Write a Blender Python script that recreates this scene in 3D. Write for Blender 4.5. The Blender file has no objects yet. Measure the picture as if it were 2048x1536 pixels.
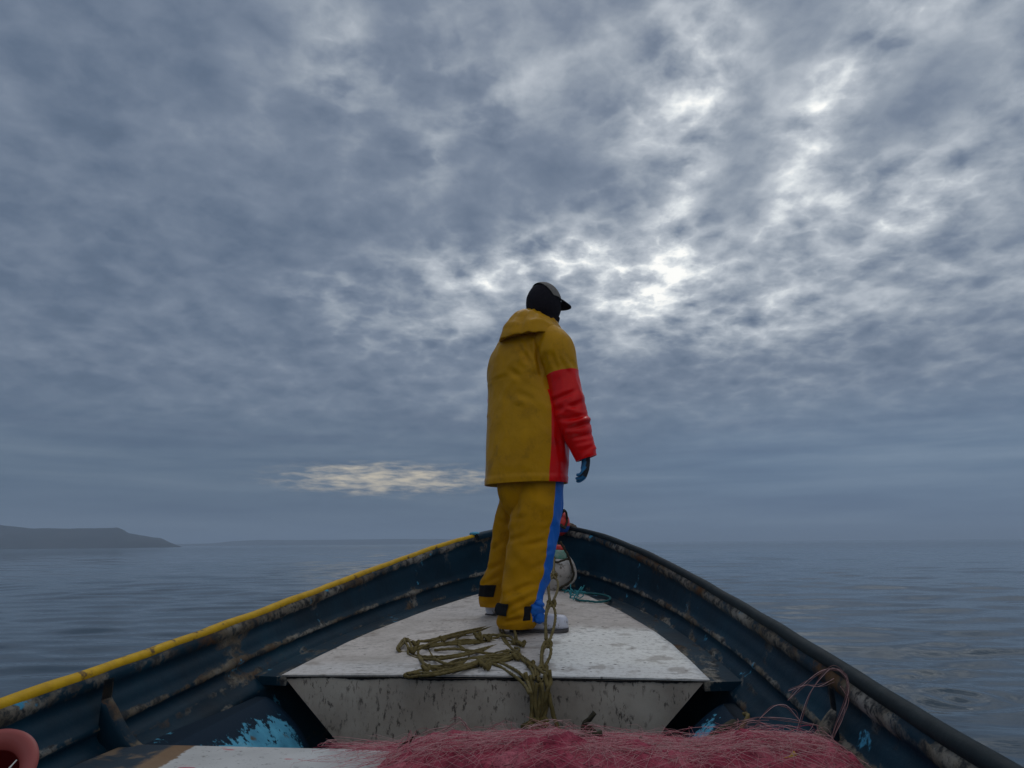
import bpy, bmesh, math, random
import numpy as np
from mathutils import Vector, Matrix, noise as mn

S = bpy.context.scene
COL = S.collection
R = math.radians
H = 0.95                                   # camera height above the sea
PITCH, ROLL, FPX = R(13.07), R(0.5), 1365.33

# ------------------------------------------------------------------ camera
cd = bpy.data.cameras.new('camera')
cd.lens, cd.sensor_width, cd.clip_start, cd.clip_end = 24.0, 36.0, 0.05, 9000
cam = bpy.data.objects.new('camera', cd)
COL.objects.link(cam)
CP = Vector((0, 0, H))
CF = Vector((0, math.cos(PITCH), math.sin(PITCH)))
U0 = Vector((0, -math.sin(PITCH), math.cos(PITCH)))
CR = Vector((1, 0, 0)) * math.cos(ROLL) - U0 * math.sin(ROLL)
CU = U0 * math.cos(ROLL) + Vector((1, 0, 0)) * math.sin(ROLL)
cam.matrix_world = Matrix(((CR.x, CU.x, -CF.x, 0), (CR.y, CU.y, -CF.y, 0), (CR.z, CU.z, -CF.z, H), (0, 0, 0, 1)))
S.camera = cam
S.view_settings.view_transform = 'Standard'
S.view_settings.look = 'None'
S.view_settings.exposure = 0.0
S.view_settings.gamma = 1.0
S.cycles.use_denoising = True
S.cycles.max_bounces = 8
S.cycles.volume_bounces = 1
S.cycles.sample_clamp_indirect = 4.0


def ray(px, py):
    """direction of a line of sight; measured photo positions become metric positions once a depth is known"""
    return CF + CR * ((px - 1024) / FPX) + CU * ((768 - py) / FPX)


def pt(px, py, y):
    d = ray(px, py)
    return CP + d * (y / d.y)


def onplane(px, py, p0, n):
    d = ray(px, py)
    return CP + d * ((p0 - CP).dot(n) / d.dot(n))


# ------------------------------------------------------------------ node helper
class NT:
    def __init__(s, tree):
        s.t = tree
        s.n, s.l = tree.nodes, tree.links

    def put(s, sock, v):
        if hasattr(v, 'is_linked'):
            s.l.new(v, sock)
        else:
            if isinstance(v, (tuple, list)) and len(v) == 3 and sock.type == 'RGBA':
                v = (*v, 1)
            sock.default_value = v

    def m(s, op, a, b=None, c=None, clamp=False):
        n = s.n.new('ShaderNodeMath'); n.operation = op; n.use_clamp = clamp
        for i, v in enumerate((a, b, c)):
            if v is not None:
                s.put(n.inputs[i], v)
        return n.outputs[0]

    def vm(s, op, a, b=None):
        n = s.n.new('ShaderNodeVectorMath'); n.operation = op
        s.put(n.inputs[0], a)
        if b is not None:
            s.put(n.inputs[3 if op == 'SCALE' else 1], b)
        return n.outputs[1] if op in ('DOT_PRODUCT', 'LENGTH') else n.outputs[0]

    def mix(s, f, a, b, mode='MIX'):
        n = s.n.new('ShaderNodeMix'); n.data_type = 'RGBA'; n.blend_type = mode
        s.put(n.inputs[0], f); s.put(n.inputs[6], a); s.put(n.inputs[7], b)
        return n.outputs[2]

    def noise(s, vec, scale, detail=4, rough=.5, dist=0.0, col=False):
        n = s.n.new('ShaderNodeTexNoise')
        s.put(n.inputs['Vector'], vec)
        n.inputs['Scale'].default_value = scale; n.inputs['Detail'].default_value = detail
        n.inputs['Roughness'].default_value = rough; n.inputs['Distortion'].default_value = dist
        return n.outputs[1 if col else 0]

    def voro(s, vec, scale, feature='F1', rnd=1.0, detail=0.0):
        n = s.n.new('ShaderNodeTexVoronoi'); n.feature = feature
        s.put(n.inputs['Vector'], vec); n.inputs['Scale'].default_value = scale
        n.inputs['Randomness'].default_value = rnd
        n.normalize = detail > 0
        n.inputs['Detail'].default_value = detail; n.inputs['Roughness'].default_value = .5
        return n.outputs[0]

    def ramp(s, f, stops, interp='LINEAR'):
        n = s.n.new('ShaderNodeValToRGB'); r = n.color_ramp; r.interpolation = interp
        while len(r.elements) < len(stops):
            r.elements.new(.5)
        for e, (p, c) in zip(r.elements, stops):
            e.position = p
            e.color = (c, c, c, 1) if isinstance(c, (int, float)) else (*c, 1)
        s.put(n.inputs[0], f)
        return n.outputs[0]

    def ss(s, v, lo, hi):
        n = s.n.new('ShaderNodeMapRange'); n.interpolation_type = 'SMOOTHSTEP'
        s.put(n.inputs[0], v); n.inputs[1].default_value = lo; n.inputs[2].default_value = hi
        return n.outputs[0]

    def mapping(s, vec, scale=(1, 1, 1), rot=(0, 0, 0), loc=(0, 0, 0)):
        n = s.n.new('ShaderNodeMapping'); s.put(n.inputs[0], vec)
        n.inputs[1].default_value = loc; n.inputs[2].default_value = rot; n.inputs[3].default_value = scale
        return n.outputs[0]

    def sep(s, vec):
        n = s.n.new('ShaderNodeSeparateXYZ'); s.put(n.inputs[0], vec)
        return n.outputs

    def comb(s, x, y, z):
        n = s.n.new('ShaderNodeCombineXYZ')
        for i, v in enumerate((x, y, z)):
            s.put(n.inputs[i], v)
        return n.outputs[0]

    def coord(s, which='Object'):
        return s.n.new('ShaderNodeTexCoord').outputs[which]

    def attr(s, name):
        n = s.n.new('ShaderNodeAttribute'); n.attribute_name = name
        return n.outputs['Fac']

    def bump(s, h, strength=.3, dist=.01, normal=None):
        n = s.n.new('ShaderNodeBump'); n.inputs['Strength'].default_value = strength
        n.inputs['Distance'].default_value = dist; s.put(n.inputs['Height'], h)
        if normal is not None:
            s.put(n.inputs['Normal'], normal)
        return n.outputs[0]


# ------------------------------------------------------------------ world: overcast altocumulus sky
SUN_EL, SUN_AZ = R(52), R(8)
W = bpy.data.worlds.new('World')
S.world = W
W.use_nodes = True
W.node_tree.nodes.clear()
w = NT(W.node_tree)
D = w.vm('NORMALIZE', w.coord('Generated'))
dx, dy, dz = w.sep(D)
az = w.m('MULTIPLY', w.m('ARCTAN2', dx, dy), 180 / math.pi)
el = w.m('MULTIPLY', w.m('ARCSINE', dz), 180 / math.pi)
zc = w.m('ADD', w.m('MAXIMUM', dz, 0.0), 0.26)
P = w.comb(w.m('DIVIDE', dx, zc), w.m('DIVIDE', dy, zc), 0.0)


def azel(px, py):
    d = ray(px, py).normalized()
    return math.degrees(math.atan2(d.x, d.y)), math.degrees(math.asin(d.z))


# thin places in the cloud deck: photo position, half widths in degrees, weight, tilt
BLOBS = [
    (1085, 500, 4, 3.5, .42, 0), (1270, 545, 6, 3, .42, 0), (1290, 235, 2.6, 2.6, .30, -.5), (1430, 150, 3.5, 5, .22, -.8), (1625, 225, 3.6, 3.2, .30, -.5),
    (1740, 110, 7, 3.5, .24, -.6), (1370, 330, 3, 7, .20, -.9), (1560, 400, 12, 5, .13, -.3), (1800, 340, 14, 2.5, .20, -.28), (1850, 420, 11, 2.2, .16, -.3),
    (1620, 360, 24, 14, .10, 0), (1780, 560, 10, 2.5, .06, 0), (1880, 40, 10, 5, .12, 0), (850, 540, 9, 2.6, .16, 0), (640, 572, 5, 1.5, .17, 0),
    (960, 550, 5, 3, .14, 0), (880, 660, 12, 2.0, .13, 0), (1460, 655, 10, 1.6, .15, 0), (1280, 600, 4, 2.2, .16, 0), (665, 90, 3, 4.5, .17, .3), (700, 150, 4, 2.5, .09, 0),
    (865, 320, 2, 3, .17, .3), (980, 215, 3, 3, .14, 0), (900, 110, 6, 6, .07, 0), (1350, 40, 5, 5, .15, 0), (1100, 150, 5, 4, .07, 0), (1180, 420, 4, 5, .09, -.8),
    (150, 150, 22, 20, -.03, 0), (380, 60, 5, 6, -.11, 1.0), (150, 40, 6, 4, -.07, 0), (1000, 375, 8, 4, -.10, 0), (1110, 300, 4, 4, -.05, 0), (1530, 290, 7, 4, -.16, -.4), (1800, 205, 6, 4, -.26, -.3),
    (2000, 230, 6, 5, -.12, 0), (560, 500, 12, 3, -.08, 0), (1460, 440, 3, 3, -.12, 0), (1650, 60, 6, 3, -.12, 0), (1330, 290, 3, 2, -.05, 0), (1620, 480, 5, 3, -.10, 0), (1150, 360, 3, 3, -.06, 0), (230, 270, 9, 3, -.06, .3), (330, 170, 12, 4, .04, 0),
]
mask = None
for (px, py, wa, we, wt, tilt) in BLOBS:
    a0, e0 = azel(px, py)
    da = w.m('SUBTRACT', az, a0)
    de = w.m('SUBTRACT', el, e0)
    if tilt:
        de = w.m('ADD', de, w.m('MULTIPLY', da, tilt))
    q = w.m('ADD', w.m('POWER', w.m('ABSOLUTE', w.m('DIVIDE', da, wa)), 2), w.m('POWER', w.m('ABSOLUTE', w.m('DIVIDE', de, we)), 2))
    g = w.m('MULTIPLY', w.m('EXPONENT', w.m('MULTIPLY', q, -1)), wt if wt < .15 else .15 + (wt - .15) * .35)
    mask = g if mask is None else w.m('ADD', mask, g)
warp = w.vm('SCALE', w.vm('SUBTRACT', w.noise(P, 2.6, 3, .5, col=True), (.5, .5, .5)), .09)
Pw = w.vm('ADD', P, warp)
Pv = w.vm('ADD', Pw, w.vm('SCALE', w.vm('SUBTRACT', w.noise(P, 18, 3, .5, col=True), (.5, .5, .5)), .06))
n1 = w.m('SUBTRACT', w.noise(Pw, 3.2, 4, .5), .5)
n2 = w.m('SUBTRACT', w.noise(Pw, 8.3, 7, .56), .5)
n3 = w.m('SUBTRACT', w.voro(Pv, 13.5, 'F1'), .43)
n4 = w.m('SUBTRACT', w.noise(Pv, 22.0, 5, .55), .5)
mp = w.m('MAXIMUM', mask, 0.0)
amp = w.m('ADD', .44, w.m('MULTIPLY', mp, 2.9))
cell = w.m('MULTIPLY', n3, w.m("ADD", .12, w.m('MULTIPLY', mp, 1.5)))
det = w.m('ADD', w.m('MULTIPLY', n2, .85), w.m('MULTIPLY', n4, .38))
rt = w.m('MULTIPLY', w.m('MULTIPLY', w.ss(az, -8, 26), w.ss(el, 12, 26)), .11)
t = w.m('ADD', w.m('ADD', w.m('ADD', rt, w.m('SUBTRACT', .318, w.m('MULTIPLY', w.m('MULTIPLY', w.ss(az, -4, -26), w.ss(el, 30, 16)), .055))), w.m('MULTIPLY', mask, .80)), w.m('ADD', w.m('MULTIPLY', n1, .36), w.m('ADD', cell, w.m('MULTIPLY', det, amp))))
cloud = w.ramp(t, [(0.0, (.076, .112, .168)), (.20, (.119, .162, .234)), (.36, (.188, .234, .310)), (.52, (.318, .365, .43)), (.70, (.50, .545, .60)), (.88, (.80, .84, .86)), (1.0, (1.1, 1.1, 1.06))])
# the low, distant part of the deck: smooth long bands and one warm break
lowf = w.ss(el, 14.0, 5.0)
Pl = w.comb(w.m('MULTIPLY', az, .045), w.m('MULTIPLY', el, .55), 0.0)
nb = w.noise(Pl, 1.0, 6, .55, .25)
lowc = w.ramp(nb, [(.28, (.070, .112, .188)), (.5, (.108, .160, .238)), (.72, (.160, .216, .292))])
lowc = w.vm('SCALE', lowc, w.m('ADD', w.m('ADD', .92, w.m('MULTIPLY', w.ss(az, -6, 22), .32)), 0.0))
cloud = w.mix(lowf, cloud, lowc)
a0, e0 = azel(775, 958)
qa = w.m('POWER', w.m('ABSOLUTE', w.m('DIVIDE', w.m('SUBTRACT', az, a0), 8.0)), 2)
qe = w.m('POWER', w.m('ABSOLUTE', w.m('DIVIDE', w.m('SUBTRACT', el, e0), 1.2)), 2)
brk = w.m('EXPONENT', w.m('MULTIPLY', w.m('ADD', qa, qe), -1))
brn = w.noise(w.comb(w.m('MULTIPLY', az, .30), w.m('MULTIPLY', el, 1.5), 0.0), 1.6, 6, .6)
brk = w.m('MULTIPLY', w.ss(brk, .05, .5), w.ss(w.m('ADD', w.m('MULTIPLY', brk, .6), w.m('MULTIPLY', w.m('SUBTRACT', brn, .5), 2.2)), -.05, 1.05))
cloud = w.mix(brk, cloud, (.66, .585, .45))
back = w.ss(dy, .1, -.6)
up = w.ss(el, 48, 80)
gain = w.m('ADD', 1.0, w.m('ADD', w.m('MULTIPLY', back, .9), w.m('MULTIPLY', up, .6)))
cloud = w.vm('SCALE', cloud, gain)
cloud = w.mix(w.m('MULTIPLY', back, .85), cloud, w.vm('MULTIPLY', cloud, (1.22, 1.0, .80)))
cloud = w.mix(w.ss(el, 0.0, -4.0), cloud, (.05, .07, .09))
sky = w.n.new('ShaderNodeTexSky')
sky.sky_type = 'NISHITA'; sky.sun_disc = False
sky.sun_elevation = SUN_EL; sky.sun_rotation = SUN_AZ
bg1 = w.n.new('ShaderNodeBackground'); w.l.new(sky.outputs[0], bg1.inputs[0]); bg1.inputs[1].default_value = .06
bg2 = w.n.new('ShaderNodeBackground'); w.l.new(cloud, bg2.inputs[0]); bg2.inputs[1].default_value = 1.0
mx = w.n.new('ShaderNodeMixShader'); mx.inputs[0].default_value = .96
w.l.new(bg1.outputs[0], mx.inputs[1]); w.l.new(bg2.outputs[0], mx.inputs[2])
wo = w.n.new('ShaderNodeOutputWorld'); w.l.new(mx.outputs[0], wo.inputs[0])

ld = bpy.data.lights.new('sun', 'SUN')
ld.energy, ld.angle, ld.color = 0.5, R(34), (1, .96, .9)
sun = bpy.data.objects.new('sun', ld)
COL.objects.link(sun)
sd = Vector((math.sin(SUN_AZ) * math.cos(SUN_EL), math.cos(SUN_AZ) * math.cos(SUN_EL), math.sin(SUN_EL)))
sun.rotation_euler = (-sd).to_track_quat('-Z', 'Y').to_euler()
sun.location = (0, 0, 40)


# ------------------------------------------------------------------ object helpers
def tag(o, label=None, cat=None, group=None, kind=None):
    for k, v in (('label', label), ('category', cat), ('group', group), ('kind', kind)):
        if v:
            o[k] = v
    return o


def empty(name, loc):
    o = bpy.data.objects.new(name, None)
    o.location = loc; o.empty_display_size = .1
    COL.objects.link(o)
    return o


def wloc(o):
    v = Vector((0, 0, 0))
    while o is not None:
        v += o.location
        o = o.parent
    return v


def mk(name, verts, faces, mats, parent=None, smooth=True, idx=None, uv=None, wear=None, loc=None):
    """ONE mesh object from world-space vertices; with a parent they are stored relative to it"""
    off = wloc(parent) if parent is not None else Vector(loc if loc is not None else (0, 0, 0))
    me = bpy.data.meshes.new(name)
    me.from_pydata([tuple(Vector(v) - off) for v in verts], [], [tuple(f) for f in faces])
    for m_ in (mats if isinstance(mats, (list, tuple)) else [mats]):
        me.materials.append(m_)
    if idx is not None:
        me.polygons.foreach_set('material_index', idx)
    me.polygons.foreach_set('use_smooth', [bool(smooth)] * len(me.polygons))
    if uv is not None:
        L = me.uv_layers.new(name='UVMap')
        li = np.empty(len(me.loops), dtype=np.int32); me.loops.foreach_get('vertex_index', li)
        L.data.foreach_set('uv', np.asarray(uv, dtype=np.float32)[li].ravel())
    if wear is not None:
        a = me.attributes.new('wear', 'FLOAT', 'POINT'); a.data.foreach_set('value', wear)
    me.update()
    o = bpy.data.objects.new(name, me)
    COL.objects.link(o)
    if parent is not None:
        o.parent = parent
    else:
        o.location = off
    return o


class MB:
    """collects several shapes that make up one mesh"""
    def __init__(s):
        s.v, s.f, s.i, s.uv = [], [], [], []

    def add(s, vf, mi=0):
        v, f = vf[0], vf[1]
        b = len(s.v)
        s.v += [tuple(x) for x in v]
        s.f += [tuple(b + k for k in q) for q in f]
        s.i += [mi] * len(f)
        s.uv += list(vf[2]) if len(vf) > 2 else [(0, 0)] * len(v)
        return s

    def build(s, name, mats, parent=None, smooth=True, loc=None):
        return mk(name, s.v, s.f, mats, parent, smooth, s.i, s.uv, loc=loc)


def loft(rings, closed=True, cap0=True, cap1=True):
    n = len(rings[0]); v = [p for r in rings for p in r]; f = []
    for i in range(len(rings) - 1):
        for j in range(n if closed else n - 1):
            k = (j + 1) % n
            f.append((i * n + j, i * n + k, (i + 1) * n + k, (i + 1) * n + j))
    if closed and cap0:
        f.append(tuple(range(n))[::-1])
    if closed and cap1:
        f.append(tuple(range((len(rings) - 1) * n, len(rings) * n)))
    return v, f


def smooth_path(pts, per=6):
    """Catmull-Rom through the points"""
    pts = [Vector(p) for p in pts]
    if len(pts) < 3:
        return [pts[0].lerp(pts[-1], i / per) for i in range(per + 1)]
    out = []
    for i in range(len(pts) - 1):
        p0, p1, p2, p3 = pts[max(i - 1, 0)], pts[i], pts[i + 1], pts[min(i + 2, len(pts) - 1)]
        for k in range(per):
            t_ = k / per
            out.append(.5 * ((2 * p1) + (p2 - p0) * t_ + (2 * p0 - 5 * p1 + 4 * p2 - p3) * t_ ** 2 + (3 * p1 - p0 - 3 * p2 + p3) * t_ ** 3))
    out.append(pts[-1])
    return out


def tube(path, r, sides=10, twist=0.0, lay=0.0, taper=None):
    """swept tube; lay>0 models three twisted strands of a laid rope"""
    path = [Vector(p) for p in path]
    t0 = (path[1] - path[0]).normalized()
    up = Vector((0, 0, 1)) if abs(t0.z) < .9 else Vector((1, 0, 0))
    n = (up - t0 * up.dot(t0)).normalized()
    rings, L = [], 0.0
    for i, p in enumerate(path):
        a = path[max(i - 1, 0)]; b = path[min(i + 1, len(path) - 1)]
        t_ = b - a
        t_ = t_.normalized() if t_.length > 1e-9 else t0
        n = n - t_ * n.dot(t_)
        n = n.normalized() if n.length > 1e-6 else t_.orthogonal().normalized()
        bn = t_.cross(n)
        if i:
            L += (p - path[i - 1]).length
        rr = r if taper is None else r * taper(i / (len(path) - 1))
        ring = []
        for k in range(sides):
            th = 2 * math.pi * k / sides
            q = rr * (1 + lay * math.cos(3 * th - twist * L))
            ring.append(p + n * (q * math.cos(th)) + bn * (q * math.sin(th)))
        rings.append(ring)
    return loft(rings)


def resample(path, step):
    path = [Vector(p) for p in path]
    out = [path[0]]; acc = 0.0
    for a, b in zip(path, path[1:]):
        L = (b - a).length
        while acc + L >= step and L > 1e-9:
            k = (step - acc) / L
            a = a.lerp(b, k); L = (b - a).length; acc = 0.0
            out.append(a.copy())
        acc += L
    if (out[-1] - path[-1]).length > step * .3:
        out.append(path[-1])
    return out


def rope(ctrl, r, per=8, step=None):
    return tube(resample(smooth_path(ctrl, per), step or r * 1.1), r, 9, 2.2 / r * .5, .16)


def ellipsoid(c, rad, n=24, m=16, M=None, fn=None):
    v, f = [], []
    for i in range(m + 1):
        th = math.pi * i / m
        for j in range(n):
            ph = 2 * math.pi * j / n
            d = Vector((math.sin(th) * math.cos(ph), math.sin(th) * math.sin(ph), math.cos(th)))
            k = fn(d) if fn else 1.0
            q = Vector((d.x * rad[0], d.y * rad[1], d.z * rad[2])) * k
            if M is not None:
                q = M @ q
            v.append(Vector(c) + q)
    for i in range(m):
        for j in range(n):
            k = (j + 1) % n
            f.append((i * n + j, (i + 1) * n + j, (i + 1) * n + k, i * n + k))
    return v, f


def lathe(c, prof, n=28, M=None, caps=True):
    rings = []
    for (r_, z_) in prof:
        ring = []
        for j in range(n):
            a = 2 * math.pi * j / n
            q = Vector((r_ * math.cos(a), r_ * math.sin(a), z_))
            ring.append(Vector(c) + (M @ q if M is not None else q))
        rings.append(ring)
    return loft(rings, True, caps, caps)


def box(c, sx, sy, sz, ax=None):
    ax = ax or (Vector((1, 0, 0)), Vector((0, 1, 0)), Vector((0, 0, 1)))
    v = []
    for k in (-1, 1):
        for (i, j) in ((-1, -1), (1, -1), (1, 1), (-1, 1)):
            v.append(Vector(c) + ax[0] * (i * sx / 2) + ax[1] * (j * sy / 2) + ax[2] * (k * sz / 2))
    return v, [(3, 2, 1, 0), (4, 5, 6, 7), (0, 1, 5, 4), (1, 2, 6, 5), (2, 3, 7, 6), (3, 0, 4, 7)]


# ------------------------------------------------------------------ materials
def mat(name, base=(.5, .5, .5), rough=.6, spec=.4, fn=None, **kw):
    m_ = bpy.data.materials.new(name); m_.use_nodes = True
    b = m_.node_tree.nodes['Principled BSDF']
    b.inputs['Base Color'].default_value = (*base, 1)
    b.inputs['Roughness'].default_value = rough
    b.inputs['Specular IOR Level'].default_value = spec
    for k, v in kw.items():
        b.inputs[k].default_value = v
    if fn:
        x = NT(m_.node_tree)
        fn(x, b)
    return m_


def varied(dark, light, scale=8, rough=.6, bump=.15, bscale=60, name='m', spec=.4, dirt=None):
    def fn(x, b):
        c = x.coord()
        k = x.noise(c, scale, 6, .6)
        col = x.ramp(k, [(.3, dark), (.7, light)])
        if dirt:
            col = x.mix(x.ss(x.noise(c, dirt[1], 6, .65), dirt[2], dirt[2] + .08), col, dirt[0])
        x.l.new(col, b.inputs['Base Color'])
        x.l.new(x.bump(x.noise(c, bscale, 4, .6), bump, .004), b.inputs['Normal'])
        x.l.new(x.m('ADD', rough - .1, x.m('MULTIPLY', x.noise(c, scale * 3, 3), .2)), b.inputs['Roughness'])
    return mat(name, light, rough, spec, fn)


def hull_fn(x, b):
    uv = x.coord('UV')                      # metres: across, along
    c = x.coord()
    wr = x.attr('wear')
    st = x.mapping(uv, (9, 1.6, 1))
    a = x.noise(c, 4.5, 7, .62)
    a2 = x.noise(c, 26, 6, .68)
    a3 = x.noise(x.vm('ADD', c, (7.3, 1.1, 3.4)), 3.2, 6, .6)
    navy = x.ramp(x.noise(c, 2.2, 5, .6), [(.3, (.0012, .011, .021)), (.55, (.0022, .024, .044)), (.75, (.004, .042, .068))])
    score = x.m('ADD', x.m('MULTIPLY', wr, .46), x.m('ADD', x.m('MULTIPLY', x.m('SUBTRACT', a, .5), 1.0), x.m('MULTIPLY', x.m('SUBTRACT', a2, .5), .75)))
    lng = x.m('SUBTRACT', x.noise(x.mapping(uv, (5.0, 1.1, 1)), 2.4, 6, .65), .5)
    worn = x.ss(x.m('ADD', score, x.m('MULTIPLY', lng, 1.35)), .25, .42)
    wc = x.ramp(a3, [(.36, (.10, .045, .014)), (.46, (.13, .10, .065)), (.56, (.24, .22, .18)), (.68, (.30, .29, .26))])
    wc = x.mix(x.ss(a2, .45, .62), wc, (.035, .035, .035))
    col = x.mix(x.m('MULTIPLY', worn, .85), navy, wc)
    cy = x.m('MULTIPLY', x.ss(x.noise(x.vm('ADD', c, (1.7, 8.2, .4)), 6.0, 5, .6), .655, .70), x.ss(a2, .42, .52))
    col = x.mix(cy, col, (.05, .26, .42))
    x.l.new(col, b.inputs['Base Color'])
    x.l.new(x.m('ADD', .52, x.m('MULTIPLY', x.m('ADD', worn, x.m('MULTIPLY', a, .4)), .35)), b.inputs['Roughness'])
    x.l.new(x.bump(x.m('ADD', a2, x.m('MULTIPLY', worn, -.5)), .35, .006), b.inputs['Normal'])


M_HULL = mat('hull_paint', (.01, .04, .08), .6, .10, hull_fn)


def deck_fn(x, b):
    uv = x.coord('UV')
    u, s, _ = x.sep(uv)
    nz = x.noise(uv, 3.0, 6, .6)
    fine = x.noise(uv, 40, 5, .7)
    col = x.ramp(nz, [(.3, (.40, .365, .325)), (.5, (.54, .495, .455)), (.7, (.63, .585, .54))])
    # a freshly painted patch on the right
    uw = x.m('ADD', u, x.m('MULTIPLY', x.m('SUBTRACT', x.noise(uv, 9, 4), .5), .12))
    sw = x.m('ADD', s, x.m('MULTIPLY', x.m('SUBTRACT', x.noise(uv, 7, 4), .5), .35))
    patch = x.m('MULTIPLY', x.ss(uw, .195, .215), x.ss(sw, 1.60, 1.86))
    col = x.mix(x.m('MULTIPLY', patch, .9), col, x.ramp(nz, [(.3, (.74, .74, .69)), (.7, (.90, .90, .85))]))
    col = x.mix(x.m('MULTIPLY', x.ss(s, 2.36, 2.5), .55), col, (.62, .62, .61))
    # scuffs, dirt specks, scraped grey marks
    scr = x.noise(x.mapping(uv, (6, 26, 1)), 2.2, 7, .7)
    scuff = x.m('MULTIPLY', x.ss(scr, .52, .60), x.ss(x.noise(uv, 3.1, 3), .50, .60))
    col = x.mix(x.m('MULTIPLY', scuff, .75), col, (.13, .125, .12))
    spk = x.m('MULTIPLY', x.ss(x.voro(uv, 22), .20, .12), x.ss(x.noise(uv, 11, 3), .50, .57))
    col = x.mix(x.m('MULTIPLY', spk, .8), col, (.07, .06, .05))
    foot = x.ss(x.noise(x.vm('ADD', uv, (5.1, 2.2, 0)), 6.5, 5, .6), .54, .66)
    col = x.mix(x.m('MULTIPLY', foot, .55), col, (.24, .20, .165))
    rub = x.ss(x.noise(x.mapping(uv, (3, 60, 1), (0, 0, .5)), 1.4, 5, .6), .62, .68)
    col = x.mix(x.m('MULTIPLY', rub, .45), col, (.16, .14, .125))
    grime = x.ss(fine, .46, .66)
    col = x.mix(x.m('MULTIPLY', grime, .42), col, (.25, .22, .19))
    x.l.new(col, b.inputs['Base Color'])
    x.l.new(x.m('ADD', .55, x.m('MULTIPLY', nz, .3)), b.inputs['Roughness'])
    x.l.new(x.bump(x.m('ADD', fine, x.m('MULTIPLY', x.noise(uv, 14, 4), 1.5)), .25, .004), b.inputs['Normal'])


M_DECK = mat('deck_paint', (.5, .5, .5), .5, .2, deck_fn)


def bulk_fn(x, b):
    uv = x.coord('UV')
    u, s, _ = x.sep(uv)
    nz = x.noise(uv, 4, 6, .6)
    col = x.ramp(nz, [(.3, (.27, .235, .195)), (.5, (.37, .33, .28)), (.7, (.46, .42, .36))])
    dr = x.noise(x.mapping(uv, (34, 13, 1), (0, 0, .15)), 1.7, 6, .7)
    col = x.mix(x.m('MULTIPLY', x.m("MULTIPLY", x.ss(dr, .53, .62), x.ss(x.noise(uv, 7, 3), .36, .54)), .9), col, (.06, .048, .04))
    fade = x.ss(x.noise(uv, 30, 5, .7), .55, .75)
    col = x.mix(x.m('MULTIPLY', fade, .3), col, (.12, .11, .10))
    x.l.new(col, b.inputs['Base Color'])
    x.l.new(x.bump(x.noise(uv, 60, 4, .6), .2, .003), b.inputs['Normal'])


M_BULK = mat('bulkhead_paint', (.3, .28, .26), .55, .35, bulk_fn)


def bench_fn(x, b):
    uv = x.coord('UV')                      # u across, v along
    u, s, _ = x.sep(uv)
    nz = x.noise(uv, 5, 6, .6); fine = x.noise(uv, 40, 5, .7)
    col = x.ramp(nz, [(.3, (.42, .42, .40)), (.7, (.58, .58, .56))])
    col = x.mix(x.m('MULTIPLY', x.ss(fine, .56, .66), .6), col, (.09, .07, .06))
    red = x.m('MULTIPLY', x.ss(x.noise(x.mapping(uv, (5, 11, 1), (0, 0, .6)), 1.7, 3, .4), .655, .68), x.ss(x.m('ABSOLUTE', u), .40, .35))
    red = x.ss(x.noise(x.mapping(uv, (4.2, 13, 1), (0, 0, .5)), 1.9, 2, .4), .66, .69)
    col = x.mix(x.m('MULTIPLY', red, .85), col, (.50, .05, .07))
    au = x.m('ADD', x.m('ABSOLUTE', u), x.m('ADD', x.m('MULTIPLY', x.m('SUBTRACT', fine, .5), .05), x.m('MULTIPLY', x.m('SUBTRACT', s, 3.4), .12)))
    col = x.mix(x.ss(au, .715, .725), col, x.ramp(nz, [(.35, (.16, .075, .02)), (.65, (.22, .14, .07))]))
    edge_ = x.mix(x.ss(x.noise(uv, 8, 6, .65), .50, .60), (.0025, .018, .034), (.13, .09, .055))
    col = x.mix(x.ss(au, .775, .80), col, edge_)
    x.l.new(col, b.inputs['Base Color'])
    x.l.new(x.bump(fine, .25, .004), b.inputs['Normal'])


M_BENCH = mat('bench_paint', (.5, .5, .5), .5, .4, bench_fn)


def cyan_fn(x, b):
    c = x.coord()
    a = x.noise(c, 30, 7, .7); a2 = x.noise(c, 7, 5, .6)
    wr = x.attr('wear')
    k = x.m('ADD', x.m('MULTIPLY', x.m('SUBTRACT', a, .5), 1.6), x.m('ADD', x.m('MULTIPLY', x.m('SUBTRACT', a2, .5), .9), x.m('MULTIPLY', wr, 1.0)))
    f = x.ss(k, .16, .26)
    cy = x.ramp(x.noise(c, 12, 5), [(.3, (.05, .22, .34)), (.6, (.09, .36, .52)), (.75, (.16, .42, .55))])
    col = x.mix(f, (.0025, .016, .034), cy)
    col = x.mix(x.m('MULTIPLY', x.ss(x.noise(x.vm('ADD', c, (3, 3, 3)), 9, 4), .62, .68), f), col, (.09, .08, .06))
    x.l.new(col, b.inputs['Base Color'])
    x.l.new(x.bump(x.m('ADD', a, f), .4, .004), b.inputs['Normal'])


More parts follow.
